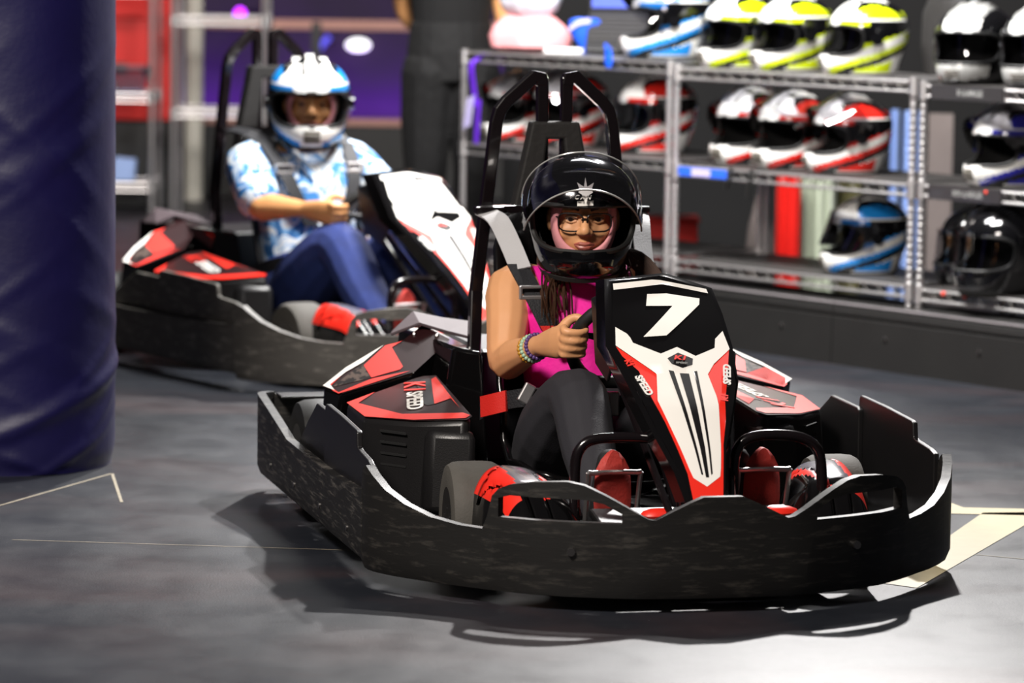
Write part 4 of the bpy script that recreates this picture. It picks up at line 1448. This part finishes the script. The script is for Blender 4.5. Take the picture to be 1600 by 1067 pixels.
def face_parts(root, P, skin, k=1.0):
    for s in (-1, 1):
        e = MB().ball(P(s * .031, -.066, .012), .0125 * k, 12, 8).build('eye', K['eyew'], root)
        MB().ball(P(s * .031, -.0735, .0115), (.0082 * k, .0058 * k, .0082 * k), 12, 8).build('iris', K['iris'], e)
        MB().tube([P(s * (.018 + .0065 * i), -.0785 + .0016 * i * i * .3, .0185 - abs(i - 2) * .0018) for i in range(5)], .0042 * k, 6).build('eyelid', skin, root)
        MB().tube([P(s * (.019 + .006 * i), -.0765 + .0016 * i * i * .3, .0035 + abs(i - 2) * .0014) for i in range(5)], .0034 * k, 6).build('eyelid', skin, root)
        MB().tube([P(s * (.018 + .0065 * i), -.0815 + .0016 * i * i * .3, .0170 - abs(i - 2) * .0018) for i in range(5)], .0014 * k, 5).build('eyelashes', K['brow'], root)
        MB().tube([P(s * (.014 + .009 * i), -.084 + .0035 * i, .033 + (.004 if 0 < i < 3 else 0)) for i in range(4)], [.003 * k, .0038 * k, .0034 * k, .002 * k], 6).build('eyebrow', K['brow'], root)
    lm = MB()
    lm.tube([P(-.023, -.077, -.048), P(-.010, -.087, -.0445), P(0, -.0885, -.046), P(.010, -.087, -.0445), P(.023, -.077, -.048)], [.002 * k, .0046 * k, .0046 * k, .0046 * k, .002 * k], 8)
    lm.tube([P(-.022, -.077, -.049), P(-.010, -.0855, -.0535), P(0, -.0865, -.0545), P(.010, -.0855, -.0535), P(.022, -.077, -.049)], [.002 * k, .0052 * k, .0056 * k, .0052 * k, .002 * k], 8)
    lm.build('lips', K['lip'], root)


def head_sock(root, P, m, k=1.0, open_w=.062, zt=.055, zb=-.064):
    """knitted sock round the head, open at the face"""
    mb = MB()
    NA, NB = 44, 24
    vs = []
    for i in range(NB + 1):
        q = i / NB
        for j in range(NA):
            a = 2 * PI * j / NA
            # from the face opening back round the head
            ox, oz = open_w * math.cos(a), (zt if math.sin(a) > 0 else -zb) * math.sin(a)
            ang = q * PI * .98
            fx, fz = .0755 * math.cos(a), (.128 if math.sin(a) > 0 else .112) * math.sin(a)
            if ang < PI / 2:
                w = math.sin(ang) ** .8
                x = ox + (fx - ox) * w; z = oz + (fz - oz) * w
                y = -.078 * math.cos(ang) ** .9 - .004 + .012 * abs(math.cos(a)) * math.cos(ang)
            else:
                w = math.sin(ang)
                x = fx * w; z = fz * w; y = .11 * -math.cos(ang)
            vs.append(P(x, y, z))
    fs = [(i * NA + j, i * NA + (j + 1) % NA, (i + 1) * NA + (j + 1) % NA, (i + 1) * NA + j) for i in range(NB) for j in range(NA)]
    return mb.add(vs, fs).build('head_sock', m, root, True, angle=80, solid=.005)


def driver(label, loc, deg, p):
    t = thing('person', label, 'person', loc, R(deg))
    k = p['k']
    z0 = p['lift']
    A = lambda x, y, z: Vector((x, y, z))
    sec = [(A(*c), rx, ry) for c, rx, ry in p['torso']]
    neck = Vector(p['neck']); head = Vector(p['head'])
    b = MB()
    b.loft(torso_rings(sec))
    limb(b, [(Vector(sec[-1][0]), .055 * k), (neck, .052 * k), (head + Vector((0, .02, -.06)), .05 * k)])
    P = head_mesh(b, head, k, p['tilt'], p['turn'])
    hh = MB()
    for s in (-1, 1):
        sh, el, wr, rim = [Vector((s * q[0] + (p.get('cx', 0)), q[1], q[2])) for q in p['arm']]
        q = (sh * .5 + el * .5)
        limb(b, [(sh - Vector((s * .05, 0, 0)), .058 * k), (sh, .057 * k), (q, .051 * k), (el, .041 * k), (el.lerp(wr, .3), .042 * k), (el.lerp(wr, .7), .031 * k), (wr, .0235 * k)])
        grip_hand(b, s, wr, rim, k, p.get('tiltz', 0))
    # hips and legs
    for s in (-1, 1):
        pts = [(Vector((s * q[0], q[1], q[2])), r * k) for q, r in p['leg']]
        limb(b, pts, 4)
    body = voxel(b, .0042, 5, 'body', p['skin'], t)
    face_parts(t, P, p['skin'], k)
    head_sock(t, P, p['sock'], k)
    # clothing
    c = MB()
    lo, hi = p['shirt_span']
    rg = torso_rings([(q, rx + .009, ry + .009) for q, rx, ry in sec])
    c.loft(rg[lo:hi])
    if p['sleeve']:
        for s in (-1, 1):
            sh, el = [Vector((s * q[0] + (p.get('cx', 0)), q[1], q[2])) for q in p['arm'][:2]]
            limb(c, [(sh - Vector((s * .06, 0, .0)), .066 * k), (sh, .072 * k), (sh.lerp(el, .5), .070 * k), (sh.lerp(el, .80), .068 * k)])
        for s in (-1, 1):
            MB().ribbon(arc([(s * .015, .19, .60), (s * .05, .205, .655), (s * .085, .26, .72), (s * .08, .35, .765), (s * .02, .41, .78)]), [(s * .05, -.01, .02)] * 17, .003).build('collar', p['shirt'], t)
    o = voxel(c, .006, 4, p['shirt_name'], p['shirt'], t)
    if not p['sleeve']:
        for s in (-1, 1):
            MB().ribbon(arc([(s * .085, .205, .545), (s * .10, .235, .60), (s * .105, .31, .645), (s * .10, .38, .62), (s * .09, .42, .54)]), (.032, 0, 0), .003).build('shoulder_band', p['shirt'], t)
    c = MB()
    c.loft(torso_rings([(q, rx + .012, ry + .012) for q, rx, ry in sec[:3]]))
    for s in (-1, 1):
        pts = [(Vector((s * q[0], q[1], q[2])), r * k + p['loose']) for q, r in p['leg']]
        limb(c, pts, 4)
    voxel(c, .006, 5, p['pants_name'], p['pants'], t)
    for s in (-1, 1):
        (q1, r1), (q2, r2) = p['leg'][-2], p['leg'][-1]
        f = MB()
        an = Vector((s * q2[0], q2[1], q2[2]))
        limb(f, [(an + Vector((0, .02, -.035)), .038), (an + Vector((0, -.03, .0)), .042), (an + Vector((0, -.055, .07)), .041), (an + Vector((0, -.062, .13)), .031)])
        f.build('shoe', K['shoe'], t)
    return t, P


WOMAN = dict(k=1.06, lift=0, torso=[((0, .17, .17), .16, .10), ((0, .23, .21), .165, .115), ((0, .29, .32), .128, .10), ((0, .31, .43), .138, .108), ((0, .305, .52), .150, .112), ((0, .325, .585), .150, .085), ((0, .34, .625), .10, .062), ((0, .34, .655), .062, .055)],
             neck=(0, .325, .69), head=(-.006, .258, .772), tilt=R(6), turn=R(-12), arm=[(.168, .35, .590), (.212, .205, .425), (.176, .0, .485), (.117, -.115, .512)], cx=.0,
             leg=[((.085, .20, .185), .098), ((.125, .03, .275), .085), ((.122, -.165, .375), .064), ((.135, -.33, .275), .056), ((.150, -.52, .15), .036)],
             skin=K['skin'], sock=K['balaclava'], shirt=K['pinktop'], shirt_name='tank_top', shirt_span=(1, 6), sleeve=False, pants=K['leggings'], pants_name='leggings', loose=.006)
MAN = dict(k=1.12, lift=0, torso=[((0, .17, .18), .17, .11), ((0, .23, .22), .18, .135), ((0, .28, .34), .165, .135), ((0, .305, .47), .175, .13), ((0, .31, .58), .185, .125), ((0, .335, .655), .185, .095), ((0, .35, .70), .12, .07), ((0, .345, .735), .068, .06)],
           neck=(0, .325, .775), head=(.005, .285, .875), tilt=R(8), turn=R(-28), arm=[(.205, .35, .665), (.262, .16, .535), (.185, -.005, .535), (.120, -.115, .53)], cx=.0, tiltz=.1,
           leg=[((.09, .20, .20), .10), ((.135, .03, .31), .088), ((.13, -.15, .415), .066), ((.14, -.32, .29), .06), ((.150, -.51, .15), .045)],
           skin=K['skin2'], sock=K['balaclava'], shirt=K['shirt'], shirt_name='shirt', shirt_span=(0, 7), sleeve=True, pants=K['jeans'], pants_name='jeans', loose=.012)
W, PW = driver('woman in hot pink top and black leggings steering kart number 7', (.238, 9.24, 0), 13.3, WOMAN)
MN, PM = driver('man in blue floral shirt and jeans driving the rear kart', (-.554, 13.02, 0), 33, MAN)

# bracelets, hair
for m, q, r in (('bead1', .68, .036), ('bead3', .75, .036), ('bead2', .87, .034)):
    el, wr = Vector((-.212, .205, .425)), Vector((-.176, .0, .485))
    ax = (wr - el).normalized(); c = el.lerp(wr, q + .06)
    u = ax.cross(Vector((0, 0, 1))).normalized(); v = ax.cross(u)
    mb = MB()
    for i in range(22):
        a = 2 * PI * i / 22
        rr = r * .86
        mb.ball(c + u * rr * math.cos(a) + v * rr * math.sin(a), .0056, 8, 5)
    b = mb.build('bracelet', K[m], W)
    b['kind'] = 'stuff'
hb = MB()
random.seed(8)
for i in range(64):
    s = -1 if i % 3 == 0 else 1
    x0 = s * random.uniform(.03, .085)
    x1 = s * random.uniform(.05, .125)
    y0 = random.uniform(.27, .35)
    hb.tube(arc([(x0, y0, .70), (x0 * 1.25, y0 - .06, .655), (x1, .205 + random.uniform(-.02, .02), .60), (x1 * random.uniform(.8, 1.1), .178 + random.uniform(-.006, .01), .555 - random.uniform(0, .06))], 3), [.0024] * 9 + [.001], 4)
for i in range(120):
    q = random.random()
    hb.tube(arc([(.05 + .03 * q, .35, .70), (.10 + .05 * q, .30 - .03 * q, .672 + random.uniform(-.01, .012)), (.14 + .05 * q, .275 - .05 * q, .632), (.155 + .05 * q, .25 - .06 * q, .575)], 3), [.003] * 9 + [.001], 4)
o = hb.build('hair', K['hair'], W); o['kind'] = 'stuff'

# glasses
g = thing('spectacles', 'black framed spectacles worn inside the black helmet', 'glasses', (.238, 9.24, 0), R(13.3))
for s in (-1, 1):
    pts = []
    for i in range(28):
        a = 2 * PI * i / 28
        c, q = math.cos(a), math.sin(a)
        x = .0285 * math.copysign(abs(c) ** .62, c); z = (.0235 if q < 0 else .019) * math.copysign(abs(q) ** .62, q)
        pts.append(PW(s * .033 + x, -.096 + abs(s * .033 + x) * .22 , .008 + z))
    MB().tube(pts, .0022, 6, True).build('frame', K['specframe'], g)
    MB().add(pts, [tuple(range(len(pts)))]).build('lens', K['lens'], g, False)
    MB().tube([PW(s * .060, -.084, .016), PW(s * .073, -.05, .014), PW(s * .078, .02, .01)], .0022, 6).build('temple', K['specframe'], g)
MB().tube([PW(-.008, -.094, .012), PW(0, -.097, .016), PW(.008, -.094, .012)], .0022, 6).build('bridge', K['specframe'], g)

# worn helmets
def wear(kind, label, KX, deg, pos, turn, visor, tilt, scale):
    w = Matrix.Translation(KX) @ Matrix.Rotation(R(deg), 4, 'Z') @ Vector(pos)
    return helmet(kind, label, w, R(deg + turn), visor, tilt, scale=scale)


hw = wear('plain', 'glossy black full face helmet with raised clear visor worn by the woman', (.238, 9.24, 0), 13.3, (-.004, .285, .645), -11, 52, 7, 1.04)
wear('man', 'white and blue full face helmet worn by the man in floral shirt', (-.554, 13.02, 0), 33, (.008, .305, .742), -26, 0, 6, 1.08)
# star emblem and sticker on the raised visor / brow of the black helmet
st = []
for i, (r, a) in enumerate(((1, 90), (.36, 68), (.95, 42), (.5, 12), (.62, -8), (.4, -40), (1.05, -90), (.4, -140), (.62, -172), (.5, 168), (.95, 138), (.36, 112))):
    st.append((r * .028 * math.cos(R(a)), r * .028 * math.sin(R(a))))


def hsurf(x, z, off):
    lo, hi = 0, 1.3
    for _ in range(40):
        m = (lo + hi) / 2
        if hp(m, z, off).x < abs(x): lo = m
        else: hi = m
    q = hp(lo, z, off)
    return Vector((x, q.y, z))


mb = MB()
vs, fs = cut([(x, z + .212) for x, z in st], .006, .006)
mb.add([hsurf(x, z, .0185) for x, z in vs], fs)
plabel(mb.build('star_emblem', K['white'], hw, angle=80), 'white star emblem on the brow')
mb = MB()
vs, fs = cut([(-.019, .176), (.019, .178), (.019, .189), (-.019, .187)], .006, .006)
mb.add([hsurf(x, z, .004) for x, z in vs], fs)
plabel(mb.build('sticker', K['white'], hw, angle=80), 'blank white sticker above the eye port')
for i, ch in enumerate('VCAN'):
    x = -.036 + i * .014
    text(ch, hw, K['white'], hsurf(x, .199, .0215), (1, 0, 0), (0, .35, 1), .014, bold=.0004, shear=.3)

# standing person at the shelf end
t = thing('person', 'standing person in black trousers reaching to the pink bag', 'person', (-.265, 15.75, 0), R(14))
b = MB()
sec = [((0, 0, .86), .15, .105), ((0, 0, .98), .165, .11), ((0, 0, 1.10), .15, .10), ((0, -.005, 1.25), .165, .11), ((0, -.01, 1.38), .175, .105), ((0, 0, 1.46), .12, .08), ((0, 0, 1.50), .06, .06)]
b.loft(torso_rings([(Vector(c), a, q) for c, a, q in sec]))
limb(b, [((0, 0, 1.48), .055), ((0, -.01, 1.58), .052)])
PS = head_mesh(b, (0, -.02, 1.66), 1.0, 0)
limb(b, [((.16, 0, 1.42), .056), ((.205, .03, 1.28), .046), ((.22, .01, 1.16), .042), ((.215, -.06, 1.08), .036), ((.20, -.11, 1.045), .026)])
limb(b, [((-.16, 0, 1.42), .056), ((-.175, .10, 1.25), .046), ((-.16, .16, 1.14), .040), ((-.10, .17, 1.07), .028), ((-.04, .18, 1.04), .03)])
for hx, hy, hz in ((.20, -.11, 1.045),):
    b.ball((hx, hy - .03, hz - .03), (.028, .04, .035))
    for i in range(4):
        limb(b, [((hx - .024 + i * .016, hy - .045, hz - .035), .010), ((hx - .026 + i * .018, hy - .075, hz - .05), .009), ((hx - .024 + i * .017, hy - .088, hz - .072), .008)])
    limb(b, [((hx + .024, hy - .02, hz - .03), .012), ((hx + .04, hy - .05, hz - .05), .010), ((hx + .036, hy - .07, hz - .066), .009)])
for i in range(4):
    limb(b, [((-.03, .18, 1.06 - i * .016), .010), ((.01, .19, 1.05 - i * .017), .009), ((.035, .185, 1.045 - i * .016), .008)])
limb(b, [((-.04, .17, 1.07), .012), ((-.005, .16, 1.085), .010)])
for s, f in ((-1, .02), (1, -.03)):
    limb(b, [((s * .085, 0, .88), .10), ((s * .088, f, .68), .085), ((s * .085, f * 1.5, .49), .062), ((s * .085, f + .03, .30), .058), ((s * .085, .03 + f, .09), .038)])
voxel(b, .0055, 4, 'body', K['skin2'], t)
face_parts(t, PS, K['skin2'])
MB().loft(lump([(.05, 1.73), (.082, 1.70), (.086, 1.73), (.07, 1.77), (.03, 1.79)], 9, 20, 1.1)).build('hair', K['hair'], t)
c = MB()
c.loft(torso_rings([(Vector(q), a + .02, w + .02) for q, a, w in sec[:3]]))
for s, f in ((-1, .02), (1, -.03)):
    limb(c, [((s * .088, 0, .90), .118), ((s * .095, f, .70), .108), ((s * .095, f * 1.5, .50), .09), ((s * .092, f + .03, .30), .074), ((s * .092, .03 + f, .07), .066)])
voxel(c, .007, 3, 'trousers', K['trousers'], t)
c = MB()
c.loft(torso_rings([(Vector(q), a + .012, w + .014) for q, a, w in sec[1:6]]))
for s in (-1, 1):
    limb(c, [((s * .13, 0, 1.42), .066), ((s * .165, .0, 1.40), .066), ((s * .20, .03, 1.29), .058)])
voxel(c, .007, 3, 'shirt', K['darkfill'], t)
for s, f in ((-1, .02), (1, -.03)):
    limb(MB(), [((s * .092, .05 + f, .05), .048), ((s * .095, -.04 + f, .045), .045), ((s * .1, -.13 + f, .038), .036)]).build('shoe', K['shoe'], t)
